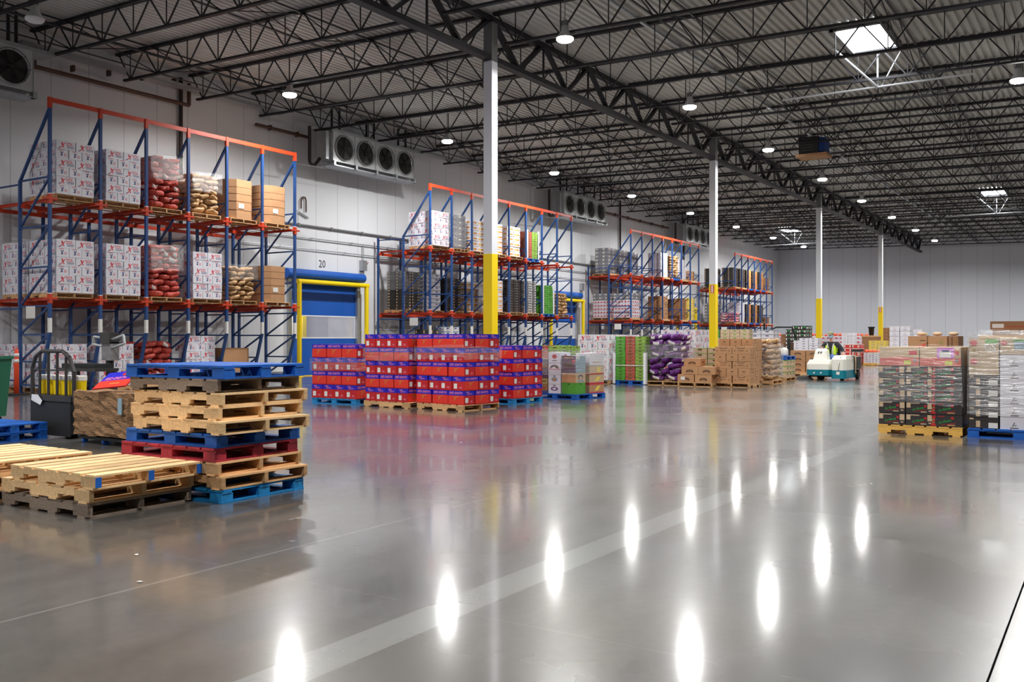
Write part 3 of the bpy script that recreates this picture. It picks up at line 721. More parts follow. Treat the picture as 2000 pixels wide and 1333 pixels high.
ys = [19.05 + 2.54 * k for k in range(-6, 24)]
for i, y in enumerate(ys):
    for side, JP, JM in (('left wall and the girder', JL, JLm), ('girder and the open side', JR, JRm)):
        lb = f'black open-web roof joist between the {side}'; gp = 'roof joists over the left aisle' if 'wall' in side else 'roof joists over the open side'
        if i < 12: spawn('roof_joist', JP, (0, y, 0), 0, lb, 'roof joist', gp)
        else: tag(ob('roof_joist', JM, None, (0, y, 0)), lb, 'roof joist', gp)
for x, lb in ((-22.6, 'thin bridging rod under the roof deck, nearest the long wall'), (-16.8, 'thin bridging rod under the roof deck, midway between wall and girder'), (-8.6, 'thin bridging rod under the roof deck, first right of the girder'), (-4.4, 'thin bridging rod under the roof deck, second right of the girder')):
    b = MB(); b.box(x - .025, 3, zd(x) - .13, x + .025, YF - 2.5, zd(x) - .1, 'steel_black'); b.box(x - .02, 3, zd(x) - .8, x + .02, YF - 2.5, zd(x) - .775, 'steel_black')
    for y in ys[:-1]:
        for s0, s1 in ((-.78, -.13), (-.13, -.78)): b.bar((x, y, zd(x) + s0), (x, y + 2.54, zd(x) + s1), .011, 'steel_black')
    tag(ob('joist_bridging', b.mesh('joist_bridging')), lb, 'bridging rod', 'joist bridging rods')
x = -9.9; pipe('ceiling_conduit', [(x, 12, zd(x) - .1), (x, YF - 1, zd(x) - .1)], .05, 'galv', 'pale conduit under the roof deck right of the girder', 'conduit', 2.54)
x = -22.; pipe('sprinkler_pipe', [(x, 9, zd(x) - .5), (x, YF - 1, zd(x) - .5)], .04, 'steel_black', 'dark sprinkler pipe along the long wall, among the joists', 'pipe')
x = -14.3; pipe('sprinkler_pipe', [(x, 9, zd(x) - .42), (x, YF - 1, zd(x) - .42)], .035, 'pipe_brown', 'rusty sprinkler pipe left of the girder, among the joists', 'pipe')
# skylights
SKY = [(-5.43, 25.5, 'large bright skylight at upper right, nearest of the three'), (-5.43, 56.1, 'bright skylight at far right of the roof'), (-20.4, 69.8, 'small bright skylight over the far racks')]
for (x, y, lb) in SKY:
    z = zd(x) - .03; sl = -.0208
    b = MB(); b.quad([(-.55, -1.2, -.005), (.55, -1.2, -.005 ), (.55, 1.2, -.005), (-.55, 1.2, -.005)], 'sky_glow'); pane = b.mesh('pane')
    b = MB()
    for s_ in (-1, 1): b.box(s_ * .6 - .05, -1.3, -.09, s_ * .6 + .05, 1.3, .02, 'steel_grey'); b.box(-.65, s_ * 1.25 - .05, -.09, .65, s_ * 1.25 + .05, .02, 'steel_grey')
    fr = b.mesh('frame')
    b = MB(); d = 1.0
    ya = 1.27
    b.bar((-2.6, ya, -d), (2.4, ya, -d), .03, 'alu', 8); b.bar((-.9, ya - 1.2, -.1), (0, ya, -d), .03, 'alu', 8); b.bar((.0, ya, -.1), (0, ya, -d), .025, 'alu', 8); b.bar((.6, ya, -.1), (.1, ya, -d), .02, 'alu', 8)  # pale bars: skylight glow on the truss put into their colour
    spawn('skylight', [('pane', pane), ('frame', fr), ('lit_strut', b.mesh('lit_strut'))], (x, y, z), 0, lb, 'skylight', 'roof skylights')
    la = bpy.data.lights.new('daylight', 'AREA'); la.shape = 'RECTANGLE'; la.size = 1.1; la.size_y = 2.4; la.energy = 60; la.color = (.92, .96, 1)
    lo = bpy.data.objects.new('daylight', la); COL.objects.link(lo); lo.location = (x, y, z - .02)
# ------------------------------------------------------------------ racks
RX = -21.65; MX = -22.95; BX = -24.22
LV = [2.36, 4.78]; TOPZ = 7.2
def rack(y0, n, pitch, nm, label):
    r = ob('pallet_rack', None, None, (RX, y0, 0)); tag(r, label, 'pallet rack', 'blue and orange pallet racks')
    m_, b_ = MX - RX, BX - RX; w = .035
    B = MB()
    B.box(-w, -w, 1.5, w, w, TOPZ, 'rack_blue')
    B.hull([(-.45 - w, -w, .01), (-.45 + w, -w, .01), (-.45 + w, w, .01), (-.45 - w, w, .01)], [(-w, -w, 1.5), (w, -w, 1.5), (w, w, 1.5), (-w, w, 1.5)], 'rack_blue'); B.box(-.53, -.07, 0, -.37, .07, .012, 'rack_blue')
    fu = B.mesh('front_upright')
    B = MB(); B.box(-w, -w, 0, w, w, 5.3, 'rack_blue'); B.box(-.07, -.07, 0, .07, .07, .012, 'rack_blue'); mu = B.mesh('upright')
    B = MB(); lv = [.2, .78, 1.45, 2.15, 3.1, 4.1, 5.28]; q = .021
    for i, z in enumerate(lv):
        xf = -.45 * max(0, 1 - z / 1.5)
        B.bar((m_, 0, z), (xf, 0, z), q, 'rack_blue')
        if i < len(lv) - 1: B.bar((m_, 0, z), (-.45 * max(0, 1 - lv[i + 1] / 1.5), 0, lv[i + 1]), q, 'rack_blue')
    B.bar((m_, 0, 5.28), (0, 0, 6.95), .03, 'rack_blue'); br = B.mesh('bracing')
    B = MB(); B.bar((b_, 0, 0), (m_, 0, 0), .02, 'rack_blue'); bb = B.mesh('rear_brace')
    B = MB(); B.box(.036, -.036, 1.5, .039, .036, 1.85, 'paper'); B.box(-.035, -.039, 1.5, .035, -.036, 1.85, 'paper'); ls = B.mesh('label_strip')
    B = MB()
    B.box(-.044, -.044, -.15, .044, .044, .08, 'rack_orange'); B.box(-.04, -.17, -.05, .05, .17, -.005, 'rack_orange'); B.box(-.041, -.042, .08, .041, .042, .1, 'paper'); bk = B.mesh('rail_bracket')
    B = MB(); B.box(b_, -.03, -.07, .03, .03, 0, 'rack_orange'); B.box(b_, -.06, -.012, .03, .06, 0, 'rack_orange'); rl = B.mesh('load_rail')
    L = n * pitch
    B = MB(); B.box(-.025, -.02, -.11, .025, L + .02, 0, 'rack_orange')
    for i in range(n + 1): B.box(-.042, i * pitch - .042, -.26, .042, i * pitch + .042, .005, 'rack_orange')
    tb = B.mesh('top_tie_beam')
    B = MB(); B.box(-.025, 0, -.17, .025, L, -.072, 'rack_orange'); cb = B.mesh('cross_beam')
    for i in range(n + 1):
        y = i * pitch
        ob('front_upright', fu, r, (0, y, 0)); ob('middle_upright', mu, r, (m_, y, 0)); ob('rear_upright', mu, r, (b_, y, 0)); ob('frame_bracing', br, r, (0, y, 0));  ob('label_strip', ls, r, (0, y, 0))
        for z in (.3, 2.1, 5.2): ob('rear_brace', bb, r, (0, y, z))
        for z in LV: ob('rail_bracket', bk, r, (0, y, z))
    for i in range(n):
        for z in LV:
            for e in (.14, pitch - .14): ob('load_rail', rl, r, (0, i * pitch + e, z))
    for z in LV:
        ob('cross_beam', cb, r, (m_ + .05, 0, z)); ob('cross_beam', cb, r, (b_ + .06, 0, z))
    ob('top_tie_beam', tb, r, (0, 0, TOPZ))
    B = MB(); B.box(-.95, -.05, 1.85, -.55, -.045, 2.15, 'paper'); ob('hanging_sign', B.mesh('hanging_sign'), r)
    return r
RK = [(12.87, 6, 1.338, 'left rack', 'blue and orange pallet rack at the left, left of door 20'), (27.8, 8, 1.359, 'second rack', 'blue and orange pallet rack behind the nearest column, right of door 20'), (45.15, 7, 1.379, 'third rack', 'blue and orange pallet rack between the first and second columns'), (61.36, 6, 1.365, 'far rack', 'farthest blue and orange pallet rack, behind the second column')]
for a in RK: rack(*a)
LEVN = ['ground level', 'middle level', 'upper level']; BAYN = ['first', 'second', 'third', 'fourth', 'fifth', 'sixth', 'seventh', 'eighth']
def slot(ri, lev, bay, rear=0):
    y0, n, p, nm, _ = RK[ri]
    z = 0 if lev == 0 else LV[lev - 1] + .002
    y = y0 + (bay + .5) * p; x = -22.25 - 1.25 * rear - (.0 if lev else .3)
    w = f"{nm} {LEVN[lev]} {BAYN[bay]} bay" + (' rear' if rear else '')
    return x, y, z, w
Y90 = PI / 2; HP = .118
def rack_pallet(ri, lev, bay, rear, m='wood'):
    x, y, z, w = slot(ri, lev, bay, rear)
    lb = ('wooden' if m.startswith('wood') else 'blue') + f" pallet under the load, {w}"
    if ri < 2 and lev: pallet('stringer' if m.startswith('wood') else 'block', m, x, y, z, Y90 if m[:4] != 'wood' else 0, lb, 1.12 if m[:4] == 'wood' else 1.0, 1.0 if m[:4] == 'wood' else 1.12, HP, 'x', 'pallets in the racks')
    else: pallet('small', m, x, y, z, Y90, lb, 1.0, 1.12, HP, 'x', 'pallets in the racks')
    return x, y, z + HP + .003, w
def load_cart(ri, lev, bay, rear, me, dims, W, rows, n, h, desc, cat, grp, vis='FL', m='wood', name='carton', top=False, cm=None):
    x, y, z, w = rack_pallet(ri, lev, bay, rear, m)
    stack(name, me, dims, x, y, z, Y90, W, rows, n, h, desc, w, cat, grp, vis, top, .005, cm)
    return x, y, z
def load_sack(ri, lev, bay, rear, kind, name, n, h, desc, grp, vis='FL', m='wood'):
    x, y, z, w = rack_pallet(ri, lev, bay, rear, m)
    sacks(kind, name, x, y, z, Y90, n, h, desc, w, grp, vis, .98, 1.12, True)
    return x, y, z
WC = dict(me=M['white'], dims=(.5, .34), W=1.0, rows=WH, n=6, h=.219, desc='white produce carton', cat='carton', grp='white cartons in the racks', name='white_carton')
def white(ri, lev, bay, rear, n=6, vis='FL', top=False): return load_cart(ri, lev, bay, rear, WC['me'], WC['dims'], 1.0, WH, n, .219, WC['desc'], 'carton', WC['grp'], vis, 'wood', 'white_carton', top)
# left rack
white(0, 2, 0, 0); white(0, 2, 1, 0, 6, 'FL')
load_sack(0, 2, 2, 0, 'onion', 'onion_sack', 9, .155, 'red mesh onion sack', 'red onion sacks')
load_sack(0, 2, 3, 0, 'potato', 'potato_sack', 8, .138, 'brown paper potato sack', 'potato sacks')
def gaylord(ri, lev, bay, lb, h=1.15):
    x, y, z, w = rack_pallet(ri, lev, bay, 0)
    B = MB(); a, c = .5, .56; k = .23
    def oct_(s): return [(-a * s, -c * s + k), (-a * s + k, -c * s), (a * s - k, -c * s), (a * s, -c * s + k), (a * s, c * s - k), (a * s - k, c * s), (-a * s + k, c * s), (-a * s, c * s - k)]
    o = oct_(1); B.hull([(p[0], p[1], 0) for p in o], [(p[0] * 1.01, p[1] * 1.01, h) for p in o], 'kraft'); body = B.mesh('body')
    B = MB()
    for zz in (.25, .5, .72, .92): B.hull([(p[0] * 1.012, p[1] * 1.012, zz) for p in o], [(p[0] * 1.014, p[1] * 1.014, zz + .012) for p in o], 'kraft_dark')
    st = B.mesh('strap'); B = MB(); B.box(-.2, -c - .012, .3, .0, -c - .006, .44, 'paper'); ls = B.mesh('label')
    spawn('bulk_bin', [('body', body), ('strap', st), ('label', ls)], (x, y, z), Y90, lb, 'bulk bin', 'brown cardboard bulk bins')
gaylord(0, 2, 4, 'tall brown cardboard bulk bin, left rack upper level, fifth bay'); gaylord(0, 2, 5, 'tall brown cardboard bulk bin at the right end of left rack upper level')
white(0, 1, 0, 0); white(0, 1, 0, 1, 6, 'L'); white(0, 1, 1, 0)
load_sack(0, 1, 2, 0, 'onion', 'onion_sack', 9, .155, 'red mesh onion sack', 'red onion sacks')
white(0, 1, 3, 0); load_sack(0, 1, 4, 0, 'potato', 'potato_sack', 7, .14, 'brown paper potato sack', 'potato sacks')
gaylord(0, 1, 5, 'brown cardboard bulk bin at the right end of left rack middle level', 1.1)
white(0, 0, 0, 0, 5, 'FL', True); white(0, 0, 0, 1, 5, 'L'); white(0, 0, 1, 0, 5, 'FL', True)
load_sack(0, 0, 2, 0, 'onion', 'onion_sack', 7, .16, 'red mesh onion sack', 'red onion sacks')
white(0, 0, 3, 0, 6, 'F', True)
x, y, z, w = rack_pallet(0, 0, 4, 0)
B = MB(); B.box(-.5, -.5, 0, .5, .5, .95, 'kraft_dark'); B.box(-.45, -.502, .1, .45, -.5, .9, 'kraft'); tag(ob('bulk_bin', B.mesh('bulk_bin'), None, (x, y, z), Y90), 'square brown bin on the floor under the left rack', 'bulk bin', 'brown cardboard bulk bins')
for lv, by, a0, a1, lb in ((2, 2, .75, 1.4, 'clear plastic wrap around the onion sacks, left rack upper level'), (2, 3, .6, 1.15, 'clear plastic wrap around the potato sacks, left rack upper level'), (1, 2, .7, 1.4, 'clear plastic wrap around the onion sacks, left rack middle level'), (1, 4, .6, 1.05, 'clear plastic wrap around the potato sacks, left rack middle level')):
    x, y, z, w = slot(0, lv, by); film(x, y, Y90, 1.06, 1.16, z + HP + a0, z + HP + a1, lb, 'film', .015, .03)
# second rack
white(1, 2, 0, 0)
tr = lambda ri, lev, bay, rear, key, n, h, desc, grp, vis='FL', m='wood', nm='produce_tray', cols=2, rows=2, W=1.0, cm=None, a=(.5, .4): load_cart(ri, lev, bay, rear, M[key], a, W, GRID(cols, rows), n, h, desc, 'tray', grp, vis, m, nm, False, cm)
tr(1, 2, 1, 0, 'greycarton', 6, .225, 'grey wrapped carton', 'grey wrapped cartons', 'FL', 'wood', 'grey_carton', 2, 2)
x, y, z, w = slot(1, 2, 1); film(x, y, Y90, 1.04, .9, z + .2, z + 1.5, 'shiny plastic wrap around the grey cartons, second rack upper level', 'film_thick')
tr(1, 2, 2, 0, 'yorange', 6, .215, 'gold-printed white carton', 'white and gold cartons', 'FL', 'wood', 'gold_print_carton')
tr(1, 2, 3, 0, 'yorange', 6, .215, 'gold-printed white carton', 'white and gold cartons', 'FL', 'wood', 'gold_print_carton')
tr(1, 2, 4, 0, 'yorange', 6, .215, 'gold-printed white carton', 'white and gold cartons', 'FL', 'wood', 'gold_print_carton')
gcol = lambda k, r, c: ((M['rust'], 'rust printed tray') if c == 0 else (M['lime'], 'lime green tray'))
def posts(x, y, z, yaw, W, D, h, where, n=4):
    for i, (sx, sy, nm) in enumerate(((-1, -1, 'front left'), (1, -1, 'front right'), (-1, 1, 'rear left'), (1, 1, 'rear right'))[:n]):
        B = MB(); B.box(-.045, -.045, 0, .045, -.035, h, 'white'); B.box(-.045 if sx < 0 else .035, -.045, 0, -.035 if sx < 0 else .045, .045, h, 'white')
        p = place(x, y, yaw, sx * (W / 2 + .018), sy * (D / 2 + .018)); s_ = ob('corner_post', B.mesh('corner_post'), None, (p[0], p[1], z), yaw if sy < 0 else yaw + PI)
        tag(s_, f'white cardboard corner post, {nm}, {where}', 'corner post', 'white corner posts')
x, y, z = tr(1, 2, 5, 0, 'lime', 12, .1, 'lime green tray', 'green trays', 'FL', 'paint_blue', 'green_tray', 2, 3, .9, gcol, (.45, .33)); posts(x, y, z, Y90, .92, 1.0, 1.25, 'second rack upper level')
tr(1, 1, 0, 1, 'trayb', 13, .115, 'tan-tabbed black tray', 'black trays', 'FL', 'wood', 'black_tray')
x, y, z, w = slot(1, 1, 0, 1); film(x, y, Y90, 1.04, .86, z + .9, z + 1.62, 'dull plastic wrap on the black trays, second rack middle level', 'film')
tr(1, 1, 1, 1, 'trayw', 9, .165, 'white and blue tray', 'white and blue trays', 'FL', 'wood', 'white_tray')
tr(1, 1, 2, 1, 'trayb', 12, .115, 'tan-tabbed black tray', 'black trays', 'FL', 'wood', 'black_tray')
tr(1, 1, 3, 1, 'yorange', 6, .215, 'gold-printed white carton', 'white and gold cartons', 'FL', 'wood', 'gold_print_carton'); tr(1, 1, 3, 0, 'yorange', 7, .19, 'gold-printed white carton', 'white and gold cartons', 'F', 'wood', 'gold_print_carton')
tr(1, 1, 4, 0, 'blackt', 13, .11, 'dark purple-black tray', 'black trays', 'FL', 'wood', 'dark_tray')
tr(1, 1, 5, 0, 'trayg', 13, .11, 'grey tray with pale tags', 'grey trays', 'FL', 'wood', 'grey_tray')
x, y, z = tr(1, 1, 6, 0, 'grn', 13, .1, 'green tray', 'green trays', 'FL', 'paint_blue', 'green_tray', 2, 3, .9, None, (.45, .33)); posts(x, y, z, Y90, .92, 1.0, 1.35, 'second rack middle level')
load_sack(1, 1, 7, 0, 'potato', 'potato_sack', 7, .14, 'brown paper potato sack', 'potato sacks')
tr(1, 0, 0, 0, 'trayb', 8, .2, 'tan-tabbed black tray', 'black trays', 'F', 'wood', 'black_tray'); tr(1, 0, 1, 0, 'trayw', 9, .19, 'white and blue tray', 'white and blue trays', 'F', 'wood', 'white_tray')
tr(1, 0, 3, 0, 'yorange', 5, .215, 'gold-printed white carton', 'white and gold cartons', 'F', 'wood', 'gold_print_carton')
# third rack
tr(2, 2, 0, 1, 'greycarton', 7, .2, 'grey wrapped carton', 'grey wrapped cartons', 'FL', 'wood', 'grey_carton'); tr(2, 2, 1, 1, 'greycarton', 7, .2, 'grey wrapped carton', 'grey wrapped cartons', 'F', 'wood', 'grey_carton'); tr(2, 2, 2, 1, 'greycarton', 7, .2, 'grey wrapped carton', 'grey wrapped cartons', 'F', 'wood', 'grey_carton')
tr(2, 2, 3, 0, 'whitep', 7, .2, 'plain white carton', 'plain white cartons', 'FL', 'wood', 'plain_carton', 2, 2, .95, None, (.45, .4))
load_sack(2, 2, 4, 0, 'potato', 'potato_sack', 9, .145, 'brown paper potato sack', 'potato sacks', 'FL', 'paint_blue')
tr(2, 2, 5, 0, 'whitep', 6, .2, 'plain white carton', 'plain white cartons', 'FL', 'wood', 'plain_carton', 2, 2, .95, None, (.45, .4))
tr(2, 2, 6, 0, 'kraft2', 3, .2, 'brown carton', 'brown cartons in the racks', 'FL', 'wood', 'brown_carton', 2, 2, .9, None, (.45, .4))
rw = lambda k, r, c: ((M['greycarton'], 'grey wrapped carton') if k >= 5 else None)
tr(2, 1, 0, 0, 'redwhite', 7, .19, 'red and white carton', 'red and white cartons', 'FL', 'wood', 'red_white_carton', 2, 3, 1.0, rw, (.5, .36)); tr(2, 1, 0, 1, 'redwhite', 7, .19, 'red and white carton', 'red and white cartons', 'L', 'wood', 'red_white_carton', 2, 3, 1.0, rw, (.5, .36))
tr(2, 1, 1, 1, 'kraftd', 5, .25, 'dark brown carton', 'brown cartons in the racks', 'FL', 'wood', 'brown_carton'); tr(2, 1, 2, 1, 'kraftd', 5, .25, 'dark brown carton', 'brown cartons in the racks', 'FL', 'wood', 'brown_carton'); tr(2, 1, 3, 0, 'kraft2', 6, .22, 'brown carton', 'brown cartons in the racks', 'FL', 'wood', 'brown_carton')
tr(2, 1, 5, 0, 'kraftd', 5, .25, 'dark brown carton', 'brown cartons in the racks', 'FL', 'wood', 'brown_carton'); tr(2, 1, 6, 0, 'yellowc', 9, .15, 'yellow carton', 'yellow cartons', 'FL', 'paint_blue', 'yellow_carton')
# far rack
oc = lambda k, r, c: ((M['trayo'], 'orange tray') if c == 1 else None)
tr(3, 2, 0, 1, 'trayb', 11, .12, 'tan-tabbed black tray', 'black trays', 'FL', 'wood', 'black_tray'); tr(3, 2, 0, 0, 'trayb', 11, .12, 'tan-tabbed black tray', 'black trays', 'FL', 'wood', 'black_tray'); tr(3, 2, 1, 0, 'trayb', 11, .12, 'tan-tabbed black tray', 'black trays', 'F', 'wood', 'black_tray')
for bay in (2, 3, 4): tr(3, 2, bay, 0, 'trayb', 11, .12, 'tan-tabbed black tray', 'black and orange trays', 'F', 'paint_blue', 'black_tray', 2, 2, 1.0, oc)
tr(3, 2, 5, 0, 'kraftd', 4, .25, 'dark brown carton', 'brown cartons in the racks', 'F', 'wood', 'brown_carton')
tr(3, 1, 0, 1, 'greycarton', 6, .22, 'grey wrapped carton', 'grey wrapped cartons', 'FL', 'wood', 'grey_carton'); load_sack(3, 1, 0, 0, 'pink', 'pink_sack', 4, .16, 'pink mesh sack', 'pink mesh sacks')
tr(3, 1, 1, 0, 'whitep', 7, .2, 'plain white carton', 'plain white cartons', 'FL', 'wood', 'plain_carton', 2, 2, .95, None, (.45, .4))
for bay in (2, 3): tr(3, 1, bay, 0, 'trayb', 11, .12, 'tan-tabbed black tray', 'black and orange trays', 'F', 'paint_blue', 'black_tray', 2, 2, 1.0, oc)
tr(3, 1, 4, 0, 'trayb', 11, .12, 'tan-tabbed black tray', 'black trays', 'F', 'wood', 'black_tray')
tr(3, 1, 5, 0, 'kraftd', 2, .25, 'dark brown carton', 'brown cartons in the racks', 'F', 'wood', 'brown_carton')
# ------------------------------------------------------------------ pallet pile at lower left
H0 = .112
def pile(x, y, specs, z=0):
    for (kind, m, dx, dy, rz, lb, L, W) in specs:
        pallet(kind, m, x + dx, y + dy, z, rz, lb, L, W, H0, 'x', 'empty pallets in the piles'); z += H0 + .001
pile(-6.7, 5.54, [('block', 'paint_lightblue', 0, .0, .02, 'weathered light blue pallet at the foot of the tall pallet pile', 1.18, .94),
    ('stringer', 'wood', .03, .01, -.01, 'wooden pallet directly on the light blue pallet', 1.18, .95), ('stringer', 'wood', -.02, -.02, .02, 'wooden pallet directly under the red pallet', 1.18, .95),
    ('block', 'paint_red', -.06, -.03, .03, 'red pallet in the middle of the tall pile', 1.2, .95), ('block', 'paint_blue', -.05, .0, .03, 'deep blue pallet lying on the red pallet', 1.16, .96),
    ('stringer', 'wood_pale', .08, -.02, -.03, 'pale wooden pallet on the middle deep blue pallet', 1.2, .95), ('stringer', 'wood_pale', -.0, .0, .01, 'pale wooden pallet, second above the middle deep blue pallet', 1.14, .95),
    ('stringer', 'wood_pale', .02, .03, .0, 'pale wooden pallet just below the grey-brown one', 1.14, .97), ('stringer', 'wood_grey', -.03, 0, .02, 'grey-brown worn pallet just below the top blue one', 1.12, .93),
    ('block', 'paint_blue', -.02, .0, .05, 'bright blue pallet on top of the tall pallet pile', 1.22, .95)])
pile(-7.02, 4.58, [('stringer', 'wood_grey', .0, .0, .0, 'grey worn pallet at the foot of the low front pile', 1.18, .93), ('stringer', 'wood_pale', .02, .0, .01, 'pale wooden pallet in the middle of the low front pile', 1.18, .95),
    ('stringer', 'wood_pale', .13, .0, .0, 'pale pallet with blue stringer ends topping the low front pile', 1.14, .95)])
B = MB()
for k in (-1, 0, 1): B.box(.575, k * .452 - .024, .02, .58, k * .452 + .024, .095, 'paint_blue')
tag(ob('paint_mark', B.mesh('paint_mark'), None, (-6.89, 4.58, 2 * (H0 + .001))), 'blue paint patches on stringer ends of the low front pile', 'paint mark')
pile(-8.28, 4.46, [('stringer', 'wood', 0, 0, .0, 'wooden pallet at the foot of the pile on the picture edge', 1.2, 1.0), ('stringer', 'wood', .01, .0, .01, 'wooden pallet in the middle of the pile on the picture edge', 1.2, 1.0), ('stringer', 'wood_pale', -.01, .0, -.01, 'pale wooden pallet topping the pile on the picture edge', 1.2, 1.02)])
pile(-8.25, 5.85, [('stringer', 'wood', 0, 0, .1, 'wooden pallet lying flat behind the front piles', 1.15, .95)])
pile(-12.62, 6.65, [('block', 'paint_blue', 0, 0, .1, 'blue pallet cut by the left edge, beside the pallet truck', 1.1, .95), ('block', 'paint_blue', 0, 0, .1, 'upper blue pallet cut by the left edge', 1.1, .95)])
# ------------------------------------------------------------------ red and blue cartons
RN = dict(name='red_carton', me=M['red'], dims=(.4, .3), desc='red and blue carton', cat='carton', group='red and blue cartons')
def redstack(x, y, yaw, n, W, rows, where, vis, kind='stringer', m='wood', plab='', h=.264):
    pallet(kind, m, x, y, 0, yaw, plab, 1.22, 1.02, HP, 'x')
    stack(RN['name'], RN['me'], RN['dims'], x, y, HP + .003, yaw, W, rows, n, h, RN['desc'], where, 'carton', RN['group'], vis, True, .006)
def ctr(cx, cy, yaw, W, D, corner):            # centre from a front corner
    return place(cx, cy, yaw, (-W / 2 if corner == 'R' else W / 2), D / 2)
x, y = ctr(-10.08, 13.95, -.12, 1.24, 1.02, 'R'); redstack(x, y, -.12, 5, 1.24, RE, 'foremost red pallet', 'FR', plab='wooden pallet under the foremost red and blue cartons')
film(x, y, -.12, 1.29, 1.08, .96, 1.2, 'clear plastic wrap around the foremost red cartons', 'film', .015, .03)
x, y = ctr(-11.44, 13.98, -.05, 1.12, 1.02, 'R'); redstack(x, y, -.05, 5, 1.14, RE2, 'red pallet left of the foremost', 'FR', plab='wooden pallet under the red cartons left of the foremost')
film(x, y, -.05, 1.19, 1.08, .93, 1.18, 'clear plastic wrap around the red cartons left of the foremost', 'film', .015, .02)
x, y = ctr(-12.9, 14.15, .02, 1.24, 1.02, 'R'); redstack(x, y, .02, 4, 1.22, RE2, 'leftmost red pallet', 'FR', 'block', 'paint_lightblue', 'light blue pallet under the leftmost red cartons', .28)
film(x, y, .02, 1.28, 1.08, .68, .94, 'clear plastic wrap around the leftmost red cartons', 'film', .015, .02)
x, y = ctr(-10.32, 16.0, -.1, 1.22, 1.02, 'R'); redstack(x, y, -.1, 4, 1.2, RE2, 'red pallet behind the foremost', 'FR', 'block', 'paint_lightblue', 'light blue pallet under the red cartons behind the foremost', .272)
# ------------------------------------------------------------------ mixed produce pallet on blue
def box_at(name, me, px, py, pz, yaw, label, cat='carton', group=None, scale=None): return tag(ob(name, me, None, (px, py, pz), yaw, None, scale), label, cat, group)
yw = -.16; W, D = 1.2, 1.05
mx, my = ctr(-9.95, 17.98, yw, W, D, 'R'); pallet('block', 'paint_blue', mx, my, 0, yw, 'blue pallet under the mixed produce boxes', 1.24, 1.08, HP)
def col(lx, ly, w, d, items, where, rz=0):
    z = HP + .003
    for (h, body, prints, dsc) in items:
        c = Carton(w, d, h, body)
        for p in prints:
            if p[0] == 'disc': c.disc(*p[1:])
            elif p[0] == 'pol': c.pol(*p[1:])
            else: c.rect(*p)
        q = place(mx, my, yw, lx, ly); box_at('produce_box', c.mesh('produce_box'), q[0], q[1], z, yw + rz, f'{dsc}, {where}', 'box', 'mixed produce boxes'); z += h + .002
FB = 'FB'; AL = 'FBLR'
col(-.41, -.33, .36, .36, [(.2, 'kraft_dark', [(AL, 0, 0, 1, .3, 'navyp'), (FB, .2, .5, .8, .62, 'darkred'), (FB, .15, .45, .2, .8, 'darkred')], 'brown box with red script'), (.13, 'olive', [(FB, .1, .4, .9, .6, 'kraft_print')], 'olive box'), (.24, 'purple_carton', [(FB, .2, .2, .5, .5, 'paper')], 'dull purple box'), (.2, 'grey_tray', [(AL, 0, 0, 1, .3, 'kraft_dark')], 'grey box')], 'left column of the mixed pallet')
col(-.03, -.33, .36, .36, [(.21, 'white_carton', [('disc', AL, .5, .5, .3, .22, 'purple_mesh'), ('disc', AL, .5, .5, .18, .12, 'white_carton', .001), (AL, .4, .82, .6, .9, 'black')], 'white box with purple print'), (.21, 'white_carton', [('disc', AL, .5, .5, .26, .24, 'bluegrey'), ('disc', AL, .5, .48, .14, .14, 'gold_print', .001), (AL, .4, .82, .6, .9, 'black')], 'white box with fruit print'), (.26, 'white_carton', [('pol', AL, [(.1, .5), (.2, .75), (.5, .88), (.8, .75), (.9, .5), (.6, .55), (.5, .7)], 'kraft_print'), (AL, .05, .42, .95, .48, 'redp')], 'white box with arch print'), (.24, 'white_carton', [('disc', AL, .5, .6, .2, .22, 'darkred'), (AL, .3, .2, .7, .26, 'kraft_print')], 'white box with round fruit print')], 'second column of the mixed pallet')
col(.38, -.33, .4, .36, [(.25, 'green_tray', [(AL, .42, .86, .58, .94, 'black')], 'green box'), (.22, 'tan', [(FB, 0, 0, 1, .85, 'kraft'), ('disc', 'LR', .5, .55, .25, .26, 'navyp'), ('disc', 'LR', .5, .5, .18, .2, 'tan', .001), ('LR', .2, .08, .8, .26, 'bluegrey', .001)], 'tan box with dolphin print'), (.38, 'bluegrey', [(FB, 0, 0, 1, 1, 'purple_carton'), (FB, .15, .86, .85, .92, 'kraft', .001), (FB, .2, .3, .8, .6, 'brown_dark', .001), (FB, .75, .6, .95, .75, 'redp', .001), ('LR', .0, .8, .4, 1., 'paper', .001)], 'tall purple and blue box')], 'front corner of the mixed pallet')
col(.38, .27, .4, .55, [(.22, 'kraft', [('LR', 0, 0, 1, .12, 'redp'), ('pol', 'LR', [(.3, .2), (.6, .3), (.75, .8), (.5, .7), (.4, .4)], 'yellow_print'), (AL, 0, .86, 1, 1, 'redp')], 'tan box with yellow banana print'), (.2, 'tan', [('pol', 'LR', [(.3, .2), (.6, .3), (.75, .8), (.5, .7), (.4, .4)], 'yellow_print'), (AL, 0, .0, 1, .1, 'redp')], 'pale tan box with yellow banana print'), (.2, 'tan', [('LR', .5, .2, .75, .8, 'yellow_print'), (AL, 0, 0, 1, .12, 'redp')], 'pale box with yellow patch'), (.28, 'white_carton', [('LR', .2, .2, .8, .3, 'tan')], 'white wrapped box')], 'rear right column of the mixed pallet')
film(mx, my, yw, 1.26, 1.1, .55, 1.1, 'clear plastic wrap around the mixed produce boxes', 'film', .012, .02)
